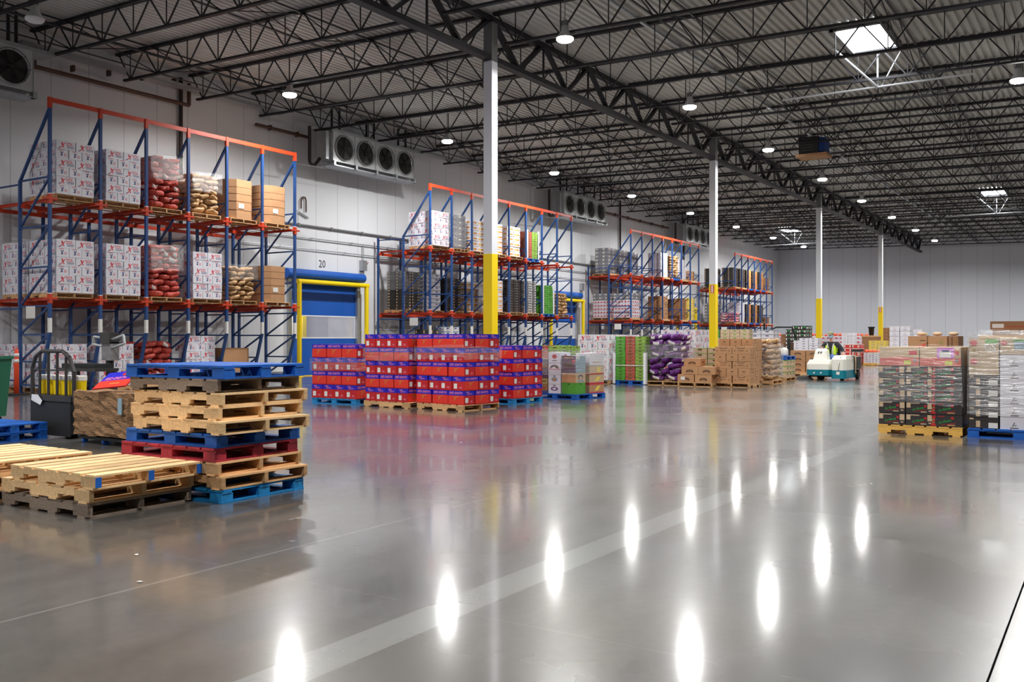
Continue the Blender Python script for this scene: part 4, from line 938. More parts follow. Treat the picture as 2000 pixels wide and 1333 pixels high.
# green tray stacks behind the mixed pallet
x, y = -12.1, 20.6; pallet('small', 'paint_blue', x, y, 0, 0, 'blue pallet under the green trays behind the red cartons', 1.1, 1., HP)
stack('green_tray', M['grn'], (.45, .33), x, y, HP + .003, 0, 1.1, GRID(3, 3), 10, .105, 'green tray', 'stack behind the red cartons', 'tray', 'green trays', 'FR', False, .004, lambda k, r, c: (M['lime'], 'lime green tray') if c == 2 else (M['rust'], 'rust printed tray') if c == 1 else None)
x, y = -13.45, 23.2; pallet('small', 'wood', x, y, 0, 0, 'wooden pallet under the open green and tan boxes', 1.1, 1., HP)
stack('green_tray', M['grn'], (.45, .33), x, y, HP + .003, 0, 1.1, GRID(3, 3), 10, .105, 'green tray', 'stack behind the mixed pallet', 'tray', 'green trays', 'F', True, .004, lambda k, r, c: (M['lime'], 'lime green tray') if c == 2 else (M['rust'], 'rust printed tray') if c == 1 else None)
# white cartons on the floor
x, y = -13.1, 25.3; pallet('stringer', 'wood', x, y, 0, PI / 2, 'wooden pallet under the white cartons left of the green trays', 1.1, 1., HP)
stack('white_carton', M['white'], (.5, .34), x, y, HP + .003, 0, 1.0, WH, 6, .226, 'white produce carton', 'floor stack left of green trays', 'carton', 'white cartons on the floor', 'FR', True)
x, y = -13.45, 27.9; pallet('small', 'wood', x, y, 0, 0, 'wooden pallet under the white cartons behind the green trays', 1.1, 1., HP)
stack('white_carton', M['white'], (.5, .34), x, y, HP + .003, 0, 1.0, WH, 6, .226, 'white produce carton', 'floor stack behind green trays', 'carton', 'white cartons on the floor', 'F', True)
x, y = -11.42, 27.75; pallet('small', 'wood', x, y, 0, 0, 'wooden pallet under the white cartons behind the purple sacks', 1.2, 1., HP)
stack('white_carton', M['white'], (.5, .34), x, y, HP + .003, 0, 1.15, WH, 7, .216, 'white produce carton', 'floor stack behind purple sacks', 'carton', 'white cartons on the floor', 'FR', True)
x, y = -10.3, 29.0; pallet('small', 'wood', x, y, 0, 0, 'wooden pallet under the low white cartons by the second column', 1.1, 1., HP)
stack('plain_carton', M['whitep'], (.45, .4), x, y, HP + .003, 0, .95, GRID(2, 2), 4, .21, 'plain white carton', 'low stack beside second column', 'carton', 'plain white cartons', 'FR', True)
# green trays with posts
x, y = -11.96, 25.45; pallet('block', 'paint_blue', x, y, 0, -.06, 'blue pallet under the tall green trays', 1.02, 1.0, HP)
stack('green_tray', M['grn'], (.4, .33), x, y, HP + .003, -.06, .98, GRID(3, 3), 13, .1, 'green tray', 'tall stack with corner posts', 'tray', 'green trays', 'FR', True, .003, lambda k, r, c: (M['lime'], 'lime green tray') if c == 2 else (M['rust'], 'rust printed tray') if c == 1 else None)
posts(x, y, .02, -.06, .99, 1.0, .92, 'tall green trays')
B = MB(); B.box(-.5, -.512, .55, .5, -.509, .575, 'paper'); B.box(.508, -.5, .55, .511, .5, .575, 'paper'); tag(ob('strap', B.mesh('strap'), None, (x, y, 0), -.06), 'pale strap around the tall green trays', 'strap')
# purple sacks
x, y = -10.95, 25.5; pallet('stringer', 'wood', x, y, 0, PI / 2, 'wooden pallet under the purple mesh sacks', 1.1, 1.05, HP)
sacks('purple', 'purple_sack', x, y, HP, 0, 8, .168, 'purple mesh onion sack', 'pallet beside the tall green trays', 'purple mesh sacks', 'FR', 1.0, 1.04)
film(x, y, 0, 1.15, 1.14, .75, 1.18, 'glossy plastic wrap around the purple sacks', 'film', .02, .03)
# small brown cartons
x, y = -9.9, 25.25; pallet('stringer', 'wood', x, y, 0, PI / 2, 'wooden pallet under the low brown cartons', 1.0, 1.02, HP)
for (lx, ly, z, k, lb) in ((-.27, -.28, 0, 'kraftl', 'brown carton with white label, bottom left of the low stack'), (.25, -.28, 0, 'kraft2', 'brown carton, bottom right of the low stack'), (-.27, .2, 0, 'kraft2', 'brown carton, bottom left rear of the low stack'), (.25, .2, 0, 'kraft2', 'brown carton, bottom right rear of the low stack'),
    (-.16, -.26, .225, 'kraft2', 'brown carton, second layer left of the low stack'), (.34, -.26, .225, 'kraft2', 'brown carton, second layer right of the low stack'), (-.15, .2, .225, 'kraft2', 'brown carton, second layer rear of the low stack'), (-.15, -.1, .45, 'kraft2', 'brown carton alone on top of the low stack')):
    box_at('brown_carton', M[k], x + lx, y + ly, HP + .003 + z, random.uniform(-.03, .03), lb, 'carton', 'brown cartons on the floor', (1.08, 1.1, 1.1))
x, y = -10.28, 27.05; pallet('small', 'wood', x, y, 0, 0, 'wooden pallet under the yellow and green punnets', 1.0, .9, HP)
stack('punnet_tray', M['clam'], (.45, .33), x, y, HP + .003, 0, .9, GRID(2, 2), 6, .16, 'tan and lime punnet tray', 'stack behind the low brown cartons', 'tray', 'punnet trays', 'F', True)
KB = brick([(2, 'L'), (3, 'S')], [(3, 'S'), (2, 'L')])
x, y = -8.94, 25.52; pallet('stringer', 'wood', x, y, 0, PI / 2, 'wooden pallet under the foremost tall brown cartons', .98, 1.02, HP)
stack('brown_carton', M['kraft'], (.5, .33), x, y, HP + .003, 0, 1.0, brick([(2, 'L'), (3, 'S')], [(3, 'S'), (2, 'L')]), 5, .202, 'brown carton', 'foremost tall brown stack', 'carton', 'brown cartons on the floor', 'FR', True, .012)
x, y = -9.2, 26.55; pallet('small', 'wood', x, y, 0, 0, 'wooden pallet under the taller brown cartons behind', 1.0, .9, HP)
stack('brown_carton', M['kraft'], (.5, .33), x, y, HP + .003, 0, 1.0, brick([(2, 'L'), (3, 'S')], [(3, 'S'), (2, 'L')]), 6, .205, 'brown carton', 'taller brown stack behind', 'carton', 'brown cartons on the floor', 'FR', True, .012)
x, y = -8.85, 27.62; pallet('small', 'wood', x, y, 0, 0, 'wooden pallet under the pale paper sacks', .85, .95, HP)
sacks('potato', 'potato_sack', x, y, HP, 0, 8, .15, 'pale paper potato sack', 'stack right of the brown cartons', 'potato sacks', 'FR', .82, .95)
film(x, y, 0, .86, .98, .25, 1.2, 'white plastic wrap around the pale paper sacks', 'film_thick', .02, .03)
# tan open cartons behind the brown stack
x, y = -11.3, 32.4; pallet('small', 'wood', x, y, 0, 0, 'wooden pallet under the tan open trays', 1.1, 1., HP)
stack('tan_tray', M['tantray'], (.5, .4), x, y, HP + .003, 0, 1.05, GRID(3, 2), 12, .13, 'tan open tray', 'stack behind the brown cartons', 'tray', 'tan trays', 'F', True)
x, y = -11.0, 34.4; pallet('small', 'wood', x, y, 0, 0, 'wooden pallet under the white open trays', .9, .9, HP)
stack('white_tray', M['trayw'], (.45, .4), x, y, HP + .003, 0, .9, GRID(2, 2), 10, .155, 'white and blue tray', 'stack behind the tan trays', 'tray', 'white and blue trays', 'FR', True)
x, y = -14.35, 36.8; pallet('small', 'wood', x, y, 0, 0, 'wooden pallet under the green trays left of the second column', 1.2, 1., HP)
stack('green_tray', M['grn'], (.45, .33), x, y, HP + .003, 0, 1.2, GRID(3, 2), 14, .115, 'green tray', 'stack left of the second column', 'tray', 'green trays', 'FR', True)
x, y = -13.55, 35.3; pallet('small', 'wood', x, y, 0, 0, 'wooden pallet under the tan wrapped boxes by the second column', .8, .9, HP)
stack('tan_tray', M['tantray'], (.4, .4), x, y, HP + .003, 0, .8, GRID(2, 2), 9, .14, 'tan open tray', 'stack beside second column', 'tray', 'tan trays', 'FR', True)
# lime and tan punnets with blue pallet between
x, y = -9.2, 29.75; pallet('stringer', 'wood', x, y, 0, 0, 'wooden pallet under the tan and lime punnet trays', 1.1, 1., HP)
stack('punnet_tray', M['clam'], (.45, .33), x, y, HP + .003, 0, 1.08, GRID(3, 3), 3, .185, 'tan and lime punnet tray', 'lower stack by the forklift', 'tray', 'punnet trays', 'FR', True)
pallet('block', 'paint_blue', x, y, HP + .006 + 3 * .185, 0, 'blue pallet between the two lots of punnet trays', 1.1, 1.0, HP)
stack('punnet_tray', M['clam'], (.45, .33), x - .13, y, 2 * HP + .01 + 3 * .185, 0, .83, GRID(2, 3), 1, .185, 'tan and lime punnet tray', 'upper lot by the forklift', 'tray', 'punnet trays', 'FR', True)
B = MB(); B.lathe([(.1, 0), (.115, .05), (.115, .2), (.08, .25), (.04, .27)], 'paper', 14); tag(ob('white_bag', B.mesh('white_bag', True), None, (x + .41, y - .25, 2 * HP + .01 + 3 * .185)), 'white plastic bag standing on the blue pallet amid punnet trays', 'bag')  # a white plastic bag, turned as a simple lathe shape
x, y = -9.5, 34.9; pallet('stringer', 'wood', x, y, 0, 0, 'wooden pallet behind the sweeper, under brown open cartons', 1.1, 1., HP)
stack('brown_tray', M['kraft2'], (.5, .4), x, y, HP + .003, 0, 1.1, GRID(2, 2), 4, .2, 'brown open carton', 'stack left of the sweeper', 'carton', 'brown cartons on the floor', 'FR', True)
# ------------------------------------------------------------------ far floor stacks
def fstack(x, y, W, key, dims, cols, rows, n, h, desc, where, grp, m='wood', vis='FR', name='far_carton', plab=None, cm=None):
    pallet('small', m, x, y, 0, 0, plab or f'pallet under the {where}', W + .05, rows * dims[1] + .1, HP)
    stack(name, M[key], dims, x, y, HP + .003, 0, W, GRID(cols, rows), n, h, desc, where, 'carton', grp, vis, False, .004, cm)
fstack(-11.12, 49.2, .76, 'orng', (.4, .33), 2, 3, 5, .19, 'orange and white carton', 'orange stack right of the sweeper', 'orange cartons', name='orange_carton')
fstack(-10.2, 49.7, .9, 'purp', (.36, .33), 3, 3, 5, .105, 'white and purple tray', 'stack between sweeper and wrapped tomatoes', 'white and purple trays', 'wood_yellow', name='purple_tray')
def produce_top(x, y, z, W, D, m, label, cat, n=7, r=.1):
    rnd = random.Random(int(x * 31 + y)); k = 0
    for i in range(n):
        for j in range(1):
            B = MB(); rr = r * rnd.uniform(.8, 1.15)
            B.lathe([(0.01, -rr * .7), (rr * .8, -rr * .5), (rr, 0), (rr * .8, rr * .5), (.01, rr * .7)], m, 10)
            q = ob('produce_bag', B.mesh('produce_bag', True), None, (x - W / 2 + W * (i + .5) / n, y - D / 4 + j * D / 2, z + rr * .72)); tag(q, label, cat, label)
produce_top(-10.2, 49.7, HP + .005 + 5 * .105, .9, .8, 'orange_fruit', 'orange-red produce bag on the white and purple trays', 'bag', 5, .1)
fstack(-11.7, 58., .95, 'yellowc', (.5, .4), 2, 2, 7, .16, 'yellow carton', 'yellow stack below the fourth column', 'yellow cartons on the floor', name='yellow_carton', plab='pallet under the yellow cartons below the fourth column')
fstack(-13.95, 60.5, .75, 'whitep', (.4, .4), 2, 2, 8, .2, 'plain white carton', 'white stack right of the person', 'plain white cartons', name='plain_carton')
fstack(-11.3, 66.5, 2.0, 'kraftd', (.55, .45), 4, 2, 6, .24, 'dark brown carton', 'row below the fourth column', 'brown cartons on the floor', name='brown_bin')
produce_top(-11.3, 66.5, HP + .003 + 6 * .24, 1.9, .8, 'yellow_print', 'pale yellow melon on the brown carton row', 'melon', 8, .13)
fstack(-13.4, 70, .9, 'kraftd', (.45, .4), 2, 2, 8, .25, 'dark brown carton', 'tall row behind the fourth column', 'brown cartons on the floor', name='brown_bin')
for i, xx in enumerate((-20.6, -19.1, -17.6, -16.1, -14.75)):
    fstack(xx, 66.5 + i * .5, 1.4, 'redwhite', (.7, .4), 2, 2, 5, .28, 'red and white carton', f'{["leftmost","second","third","fourth","rightmost"][i]} stack in the far red row', 'far red and white cartons', 'wood', 'F', 'red_white_carton')
    produce_top(xx, 66.5 + i * .5, HP + .003 + 5 * .28, 1.3, .8, 'orange_fruit', f'orange-red bag topping the {["leftmost","second","third","fourth","rightmost"][i]} far red stack', 'bag', 4, .14)
fstack(-12.1, 44.8, .85, 'purp', (.45, .4), 2, 2, 11, .115, 'white and purple tray', 'stack left of the third column', 'white and purple trays', name='purple_tray')
fstack(-12.95, 46.4, .6, 'purp', (.3, .4), 2, 2, 10, .115, 'white and purple tray', 'stack behind the forklift', 'white and purple trays', name='purple_tray')
fstack(-15.05, 53., 1.1, 'dgrn', (.5, .4), 3, 2, 8, .22, 'black carton with green print', 'dark stack right of forklift', 'black and green cartons', name='dark_carton')
fstack(-15.2, 54.5, .9, 'dgrn', (.45, .4), 2, 2, 9, .22, 'black carton with green print', 'taller dark stack behind', 'black and green cartons', name='dark_carton')
fstack(-16.2, 55.5, .85, 'kraftd', (.5, .4), 2, 2, 6, .25, 'dark brown carton', 'stack behind the forklift', 'brown cartons on the floor', name='brown_bin')
# trash barrel on the far row
B = MB(); B.lathe([(.15, 0), (.18, .5), (.23, .51), (.23, .56), (.18, .57)], 'black', 14); b1 = B.mesh('body', True)
tag(ob('waste_barrel', b1, None, (-13.2, 63.2, 1.56), 0), 'black waste barrel standing high left of the fourth column', 'barrel')
B = MB(); B.box(-.5, -.4, 0, .5, .4, 1.44, 'kraft_dark'); B.box(-.52, -.42, 1.44, .52, .42, 1.5, 'kraft'); B.box(-.5, -.4, 1.5, .5, .4, 1.555, 'wood'); tag(ob('bulk_bin', B.mesh('bulk_bin'), None, (-13.2, 63.2, 0)), 'brown bin carrying the black waste barrel', 'bulk bin', 'brown cardboard bulk bins')
# white wrapped stack and brown boxes behind the tomato pallet
fstack(-6.83, 38.0, .72, 'whitep', (.36, .4), 2, 2, 9, .19, 'white foam box', 'white stack behind the wrapped tomatoes', 'white foam boxes', name='foam_box')
fstack(-6.75, 39.6, .9, 'whitep', (.45, .4), 2, 2, 8, .2, 'white foam box', 'rear white stack behind the wrapped tomatoes', 'white foam boxes', name='foam_box')
for i, (xx, yy, w, h, b_, lb) in enumerate(((-3.57, 22.0, .39, .24, 'kraft', 'tan carton with orange print, behind the wrapped tomatoes'), (-3.17, 22.0, .39, .24, 'kraft', 'tan carton with leaf print, behind the wrapped tomatoes'), (-2.86, 22.0, .2, .24, 'kraft_dark', 'darker brown carton behind the wrapped tomatoes'))):
    pallet('small', 'wood', xx, yy + .1, 0, 0, f'pallet under the {lb}', w, .9, HP)
    for k in range(5):
        c = Carton(w - .01, .8, .255, b_)
        if i == 0: c.pol('F', [(.0, 0), (.9, 0), (.98, .4), (.7, .25), (.4, .14), (0, .1)], 'orange_print'); c.rect('F', .62, .6, .95, .66, 'kraft_print')
        if i == 1: c.rect('F', .6, .3, .8, .6, 'olive'); c.rect('F', .05, .05, .6, .1, 'kraft_dark')
        if i == 2: c.rect('F', .3, .1, .4, .9, 'brown_dark')
        box_at('brown_carton', c.mesh('brown_carton'), xx, yy, HP + .003 + k * .258, 0, f'{lb}, {layer_name(k, 5)} one', 'carton', 'brown cartons on the floor')
for i in range(3):
    B = MB(); B.lathe([(.01, 0), (.08, .01), (.11, .04), (.07, .08), (.01, .085)], 'tan', 12); tag(ob('produce_bag', B.mesh('produce_bag', True), None, (-3.55 + i * .32, 22.0, HP + .003 + 5 * .258)), 'pale bag on the tan cartons behind the wrapped tomatoes', 'bag', 'pale bags behind the wrapped tomatoes')
# ------------------------------------------------------------------ wrapped tomato pallet, right
x, y = -2.3, 14.58; pallet('stringer', 'wood_yellow', x, y, 0, 0, 'yellow wooden pallet under the wrapped dark tomato cartons', 1.1, 1.02, .125)
ma, mb = m_larena(), m_larena_end(); zz = .128
for k in range(5):
    for ri in range(2):
        for ci, (cx, me) in enumerate(((-.37, ma), (-.0, ma), (.335, mb))):
            if ri == 1 and ci < 2 and k < 4: continue
            q = box_at('tomato_carton', me, x + cx + random.uniform(-.004, .004), y - .27 + ri * .46, zz + k * .168, 0, f'dark tomato carton, {layer_name(k, 5)} dark layer, {ROWN[ri]} {COLN[3][ci]}, wrapped pallet at right', 'carton', 'dark tomato cartons', (1., 1.08, 1.))
c = Carton(.53, .48, .265, 'tan')
c.rect('FB', 0, 0, 1, .42, 'pepper_pink'); c.pol('FB', [(0, .36), (.5, .5), (1, .4), (1, .3), (0, .3)], 'pepper_pink', .0005); c.rect('FB', .62, .06, .8, .28, 'lime', .001); c.disc('FB', .9, .3, .045, .09, 'grey_tray', .001); c.rect('FB', .75, .6, .95, .8, 'redp', .001)
mt = c.mesh('tan_pepper_box')
c.rect('F', .42, .42, .84, .98, 'magenta', .0015); c.rect('F', .48, .46, .76, .8, 'paper', .002); c.rect('F', .54, .76, .72, .86, 'navyp', .0025)
mt2 = c.mesh('tan_pepper_box_sign')
for ci, (cx, me, lb) in enumerate(((-.27, mt, 'tan and pink box topping the wrapped pallet, left'), (.265, mt2, 'tan and pink box with purple-edged sign, topping the wrapped pallet'))):
    box_at('pepper_box', me, x + cx, y - .24, zz + 5 * .168, 0, lb, 'box', 'tan and pink boxes')
    box_at('pepper_box', mt, x + cx, y + .26, zz + 5 * .168, 0, lb.replace('topping', 'in rear row topping'), 'box', 'tan and pink boxes')
film(x, y, 0, 1.12, 1.04, .45, 1.24, 'clear plastic wrap around the dark tomato cartons', 'film', .012, .03)
# ------------------------------------------------------------------ wrapped mixed pallet at the right edge
x, y = -1.07, 14.62; pallet('block', 'paint_blue', x, y, 0, 0, 'blue pallet at the right edge under wrapped boxes', 1.25, 1.05, .128)
z0 = .131
for k in range(5):
    c = Carton(.37, .46, .142, 'dark_carton'); c.rect('FB', .24, .1, .38, .72, 'tan'); c.rect('FB', .66, .04, .97, .56, 'paper'); c.rect('FB', .02, .84, .16, .98, 'tan'); c.rect('FB', .42, .7, .6, .78, 'black', .001)
    box_at('dark_carton', c.mesh('dark_carton'), x - .425, y - .27, z0 + k * .145, 0, f'dark carton with pale labels, {layer_name(k, 7)} in the left column, right-edge pallet', 'carton', 'dark labelled cartons')
for k in range(2):
    c = Carton(.37, .46, .25, 'tan'); c.disc('FB', .16, .76, .13, .14, 'redp'); c.rect('FB', .06, .58, .26, .64, 'darkred'); c.disc('FB', .17, .34, .06, .1, 'olive')
    if k == 1: c.rect('FB', .55, .72, .98, .95, 'green_tray'); c.text('F', 'GS', .52, .3, .92, .72, 'paper', 0, .02)
    box_at('tomato_box', c.mesh('tomato_box'), x - .425, y - .27, z0 + 5 * .145 + k * .252, 0, ['tan box with tomato print below the top box, right-edge pallet', 'tan box with tomato and green print, top of right-edge pallet'][k], 'box', 'tan tomato boxes')
for k in range(6):
    c = Carton(.34, .46, .166, 'white_carton'); c.rect('FB', .36, .08, .66, .15, 'brown_dark'); c.pol('FB', [(.42, .25), (.46, .25), (.54, .58), (.5, .58)], 'grey_tray'); c.pol('FB', [(.5, .28), (.6, .34), (.58, .4), (.5, .34)], 'grey_tray')
    box_at('white_box', c.mesh('white_box'), x - .06, y - .27, z0 + k * .168, 0, f'white box, {layer_name(k, 7)} in the middle column, right-edge pallet', 'box', 'white boxes on the right-edge pallet')
c = Carton(.34, .46, .22, 'tan'); c.disc('FB', .14, .7, .12, .14, 'redp'); c.rect('FB', .5, .3, .9, .8, 'bluegrey'); c.rect('FB', .45, .8, .95, .92, 'green_tray')
box_at('tomato_box', c.mesh('tomato_box'), x - .06, y - .27, z0 + 6 * .168, 0, 'tan box with tomato print on the white column, right-edge pallet', 'box', 'tan tomato boxes')
for k in range(7):
    c = Carton(.4, .46, .168, 'kraft' if k < 2 else 'tan'); c.rect('FB', .05, .4, .3, .62, 'paper')
    box_at('tan_box', c.mesh('tan_box'), x + .32, y - .27, z0 + k * .171, 0, f'tan box, {layer_name(k, 7)} in the column at the right edge', 'box', 'tan boxes at the right edge')
for k in range(3):
    c = Carton(1.1, .46, .42, 'tan'); box_at('long_box', c.mesh('long_box'), x, y + .24, z0 + k * .425, 0, f'long tan box, {layer_name(k, 3)} in the rear of the right-edge pallet', 'box', 'rear boxes of the right-edge pallet')
film(x, y, 0, 1.23, 1.06, .3, 1.44, 'thick clear plastic wrap around the right-edge pallet', 'film_thick', .014, .03)
# boxes beyond it
fstack(-1.5, 20.2, .9, 'kraftd', (.45, .4), 2, 2, 5, .28, 'dark brown carton', 'stack beyond the right-edge pallet', 'brown cartons on the floor', name='brown_bin')
c = Carton(.9, .6, .16, 'kraft_dark'); c.rect('F', .04, .2, .26, .7, 'paper'); c.rect('F', .3, .3, .9, .36, 'darkred'); box_at('brown_carton', c.mesh('brown_carton'), -1.55, 20.2, HP + .005 + 5 * .28, 0, 'wide red-brown carton topping the stack beyond the right-edge pallet', 'carton')
c = Carton(.6, .5, .3, 'black_tray'); c.rect('F', .1, .2, .9, .5, 'green_tray'); box_at('dark_carton', c.mesh('dark_carton'), -1.3, 20.25, HP + .008 + 5 * .28 + .16, 0, 'dark green-marked carton at the very right edge', 'carton', None, (.4, 1, 1))
B = MB(); B.quad([(0, 0, .003), (.3, .05, .003), (.28, .25, .004), (.02, .2, .003)], 'kraft'); tag(ob('cardboard_scrap', B.mesh('cardboard_scrap'), None, (-14.6, 8.6, 0)), 'scrap of cardboard on the floor beside the green bin', 'scrap')
for i, (x, y) in enumerate(((-4.55, 3.2), (-8.35, 10.6), (-5.1, 3.6), (-7.1, 9.8), (-1.9, 9.1))):
    B = MB(); B.quad([(0, 0, .004), (.03, .01, .006), (.025, .03, .004), (.004, .025, .005)], 'paper'); tag(ob('paper_scrap', B.mesh('paper_scrap'), None, (x, y, 0), i), 'tiny pale paper scrap on the bare concrete floor', 'scrap', 'paper scraps on the floor')
# ------------------------------------------------------------------ fan coolers
def cooler(y0, label):
    X0, X1 = -23.75, -23.2; L = 4.5; z0, z1 = 7.65, 8.7; n = 4; p = L / n
    r = ob('fan_cooler', None, None, (0, y0, 0)); tag(r, label, 'fan cooler', 'four-fan coolers on the long wall')
    B = MB(); B.box(X0, 0, z0, X1, L, z1, 'alu')
    for i in range(n + 1): B.box(X1, i * p - .012, z0, X1 + .012, i * p + .012, z1, 'galv')
    B.box(X0, -.25, z0 + .05, X1 - .1, 0, z1 - .02, 'galv'); ob('cabinet', B.mesh('cabinet'), r)
    B = MB(); B.box(X0 - .05, -.1, z0 - .16, X1 + .05, L + .1, z0 - .12, 'galv')
    for i in range(n + 1): B.box(X1 - .1, i * p - .05, z0 - .16, X1 + .1, i * p + .05, z0, 'galv')
    ob('drain_pan', B.mesh('drain_pan'), r)
    for i in range(n):
        cy, cz = (i + .5) * p, (z0 + z1) / 2
        B = MB(); B.lathe([(.47, 0), (.47, .05), (.42, .05), (.4, -.12), (.37, -.12)], 'galv', 28, (X1, cy, cz), 'X', False); ring = ob('fan', B.mesh('fan', True), r)
        B = MB(); B.lathe([(.41, .006), (.41, .012)], 'black', 28, (X1, cy, cz), 'X')
        ob('backing', B.mesh('backing'), ring)
        B = MB()
        for q in range(5):
            a = q * 2 * PI / 5 + i; u = Vector((0, math.cos(a), math.sin(a))); v = Vector((0, -math.sin(a), math.cos(a))); c0 = Vector((X1, cy, cz))
            P = [c0 + u * .1 - v * .05 + Vector((.02, 0, 0)), c0 + u * .37 - v * .13 + Vector((.015, 0, 0)), c0 + u * .37 + v * .11 + Vector((.045, 0, 0)), c0 + u * .1 + v * .05 + Vector((.035, 0, 0))]
            Q = [k + Vector((.006, 0, 0)) for k in P]; B.hull(P, Q, 'dark_metal')
        B.lathe([(.1, .015), (.1, .07), (.03, .08)], 'fan_dark', 16, (X1, cy, cz), 'X'); ob('blades', B.mesh('blades'), ring)
        B = MB()
        for rr in (.12, .2, .28, .36, .43): 
            for k in range(20): B.bar((X1 + .1, cy + rr * math.cos(k * PI / 10), cz + rr * math.sin(k * PI / 10)), (X1 + .1, cy + rr * math.cos((k + 1) * PI / 10), cz + rr * math.sin((k + 1) * PI / 10)), .004, 'dark_metal')
        for k in range(4): B.bar((X1 + .1, cy - .45 * math.cos(k * PI / 4), cz - .45 * math.sin(k * PI / 4)), (X1 + .1, cy + .45 * math.cos(k * PI / 4), cz + .45 * math.sin(k * PI / 4)), .005, 'dark_metal')
        ob('guard', B.mesh('guard'), ring)
    B = MB()
    for yy in (.4, L / 2, L - .4):
        for xx in (X0 + .1, X1 - .08): B.bar((xx, yy, z1), (xx, yy, zd(xx) - .02), .03, 'steel_black')
    B.box(X0, -.05, z1, X1, L + .6, z1 + .1, 'galv'); ob('hanger', B.mesh('hanger'), r)
    B = MB(); B.path([(X0 + .1, -.7, z1 + .1), (X0 + .1, -.7, z0 - .1), (X0 + .12, -.62, z0 - .2), (X0 + .14, -.45, z0 - .16), (X0 + .15, -.25, z0 + .08)], .06, 'pipe_dark', 10); ob('suction_pipe', B.mesh('suction_pipe', False), r)
    B = MB(); B.path([(X1 - .1, -1.8, z0 - .35), (X1 - .1, -.3, z0 - .3), (X1 - .1, -.3, z0 - .1)], .02, 'galv', 6); ob('drain_pipe', B.mesh('drain_pipe'), r)
for y0, lb in ((8.85, 'four-fan cooler cut by the upper left picture edge'), (24.23, 'four-fan cooler on the wall between left and second racks'), (40.69, 'four-fan cooler on the wall between second and third racks'), (56.6, 'four-fan cooler on the wall above the far rack')): cooler(y0, lb)
# hanging unit heater
r = ob('unit_heater', None, None, (-9.2, 34.6, 7.98)); tag(r, 'black and blue unit heater hanging from the roof, with tan tray below', 'heater')
B = MB(); B.box(-.5, -.3, .12, .2, .4, .72, 'black')
for i in range(5): B.box(-.42, -.32, .2 + i * .1, .1, -.3, .25 + i * .1, 'dark_metal')
ob('housing', B.mesh('housing'), r); B = MB(); B.box(.2, -.25, .15, .42, .4, .66, 'door_navy'); ob('blue_side', B.mesh('blue_side'), r)
B = MB(); B.box(-.6, -.35, 0, .5, .45, .1, 'kraft'); ob('tray', B.mesh('tray'), r)
B = MB()
for xx in (-.45, .15):
    for yy in (-.2, .35): B.bar((xx, yy, .7), (xx, yy, zd(-9.2) - 8.0), .012, 'steel_black')
ob('hanger', B.mesh('hanger'), r)
# ------------------------------------------------------------------ pallet truck, bale, bin, cone at left
jx, jy = -12.2, 7.57; r = ob('pallet_truck', None, None, (jx, jy, 0)); tag(r, 'dark powered pallet truck with bar guard, carrying yellow tubs', 'pallet truck')
B = MB(); B.box(-.34, -.3, .06, .36, .36, .5, 'black'); B.box(-.36, -.32, .5, .38, .4, .58, 'dark_metal'); B.box(-.34, -.31, .03, .36, -.3, .48, 'black'); ob('body', B.mesh('body'), r)
for sx in (-.24, .24):
    B = MB(); B.lathe([(.09, -.04), (.09, .04)], 'rubber', 16, (sx, .2, .09), 'X'); ob('wheel', B.mesh('wheel'), r)
B = MB(); b = B.mi('dark_metal')
B.path([(-.36, -.29, .02), (-.36, -.29, .95), (-.3, -.29, 1.1), (-.18, -.29, 1.18), (.2, -.29, 1.18), (.32, -.29, 1.1), (.4, -.29, .9), (.4, -.29, .5)], .026, 'dark_metal', 8)
for xx in (-.22, -.06, .1, .26): B.bar((xx, -.29, .5), (xx, -.29, 1.17), .018, 'dark_metal', 8)
B.bar((-.36, -.29, .92), (.4, -.29, .92), .012, 'dark_metal', 8); ob('bar_guard', B.mesh('bar_guard'), r)
B = MB(); B.box(-.3, .0, .9, .42, .36, .94, 'dark_metal'); B.box(-.3, .3, .58, -.26, .34, .9, 'dark_metal'); B.box(.38, .3, .58, .42, .34, .9, 'dark_metal'); B.box(-.25, .05, .94, .35, .34, 1.0, 'black'); ob('rear_shelf', B.mesh('rear_shelf'), r)
B = MB(); B.bar((.1, .5, .3), (.1, .5, 1.2), .05, 'black', 10); B.box(-.1, .42, .05, .4, .8, .57, 'black'); h = ob('mast', B.mesh('mast'), r)
B = MB(); B.hull([(.02, .44, 1.04), (.2, .44, 1.04), (.2, .56, 1.04), (.02, .56, 1.04)], [(.04, .42, 1.3), (.2, .42, 1.3), (.2, .56, 1.3), (.04, .56, 1.3)], 'grey_tray'); B.box(.03, .4, 1.28, .2, .56, 1.44, 'dark_metal')
B.path([(.04, .45, 1.36), (-.13, .45, 1.38), (-.15, .45, 1.27), (.04, .45, 1.24)], .018, 'galv', 8); B.path([(.2, .45, 1.34), (.4, .45, 1.4), (.42, .45, 1.28), (.2, .45, 1.22)], .018, 'galv', 8); ob('handle', B.mesh('handle'), h)
for i in range(6):
    B = MB(); B.lathe([(.062, 0), (.07, .2), (.07, .205)], 'yellow_paint', 14); B2 = MB(); B2.lathe([(.074, .2), (.074, .26), (.06, .265)], 'paper', 14)
    s_ = 1.5 if i == 5 else 1
    o = spawn('tub', [('body', B.mesh('body', False)), ('lid', B2.mesh('lid'))], (jx + 1.3 * (-.29 + i * .13), jy - .16, .585), 0, f'yellow tub with white lid, {["leftmost", "second", "third", "fourth", "fifth", "largest"][i]} on the pallet truck', 'tub', 'yellow tubs on the pallet truck')
    o.scale = (1.1, 1.1, 1.0)
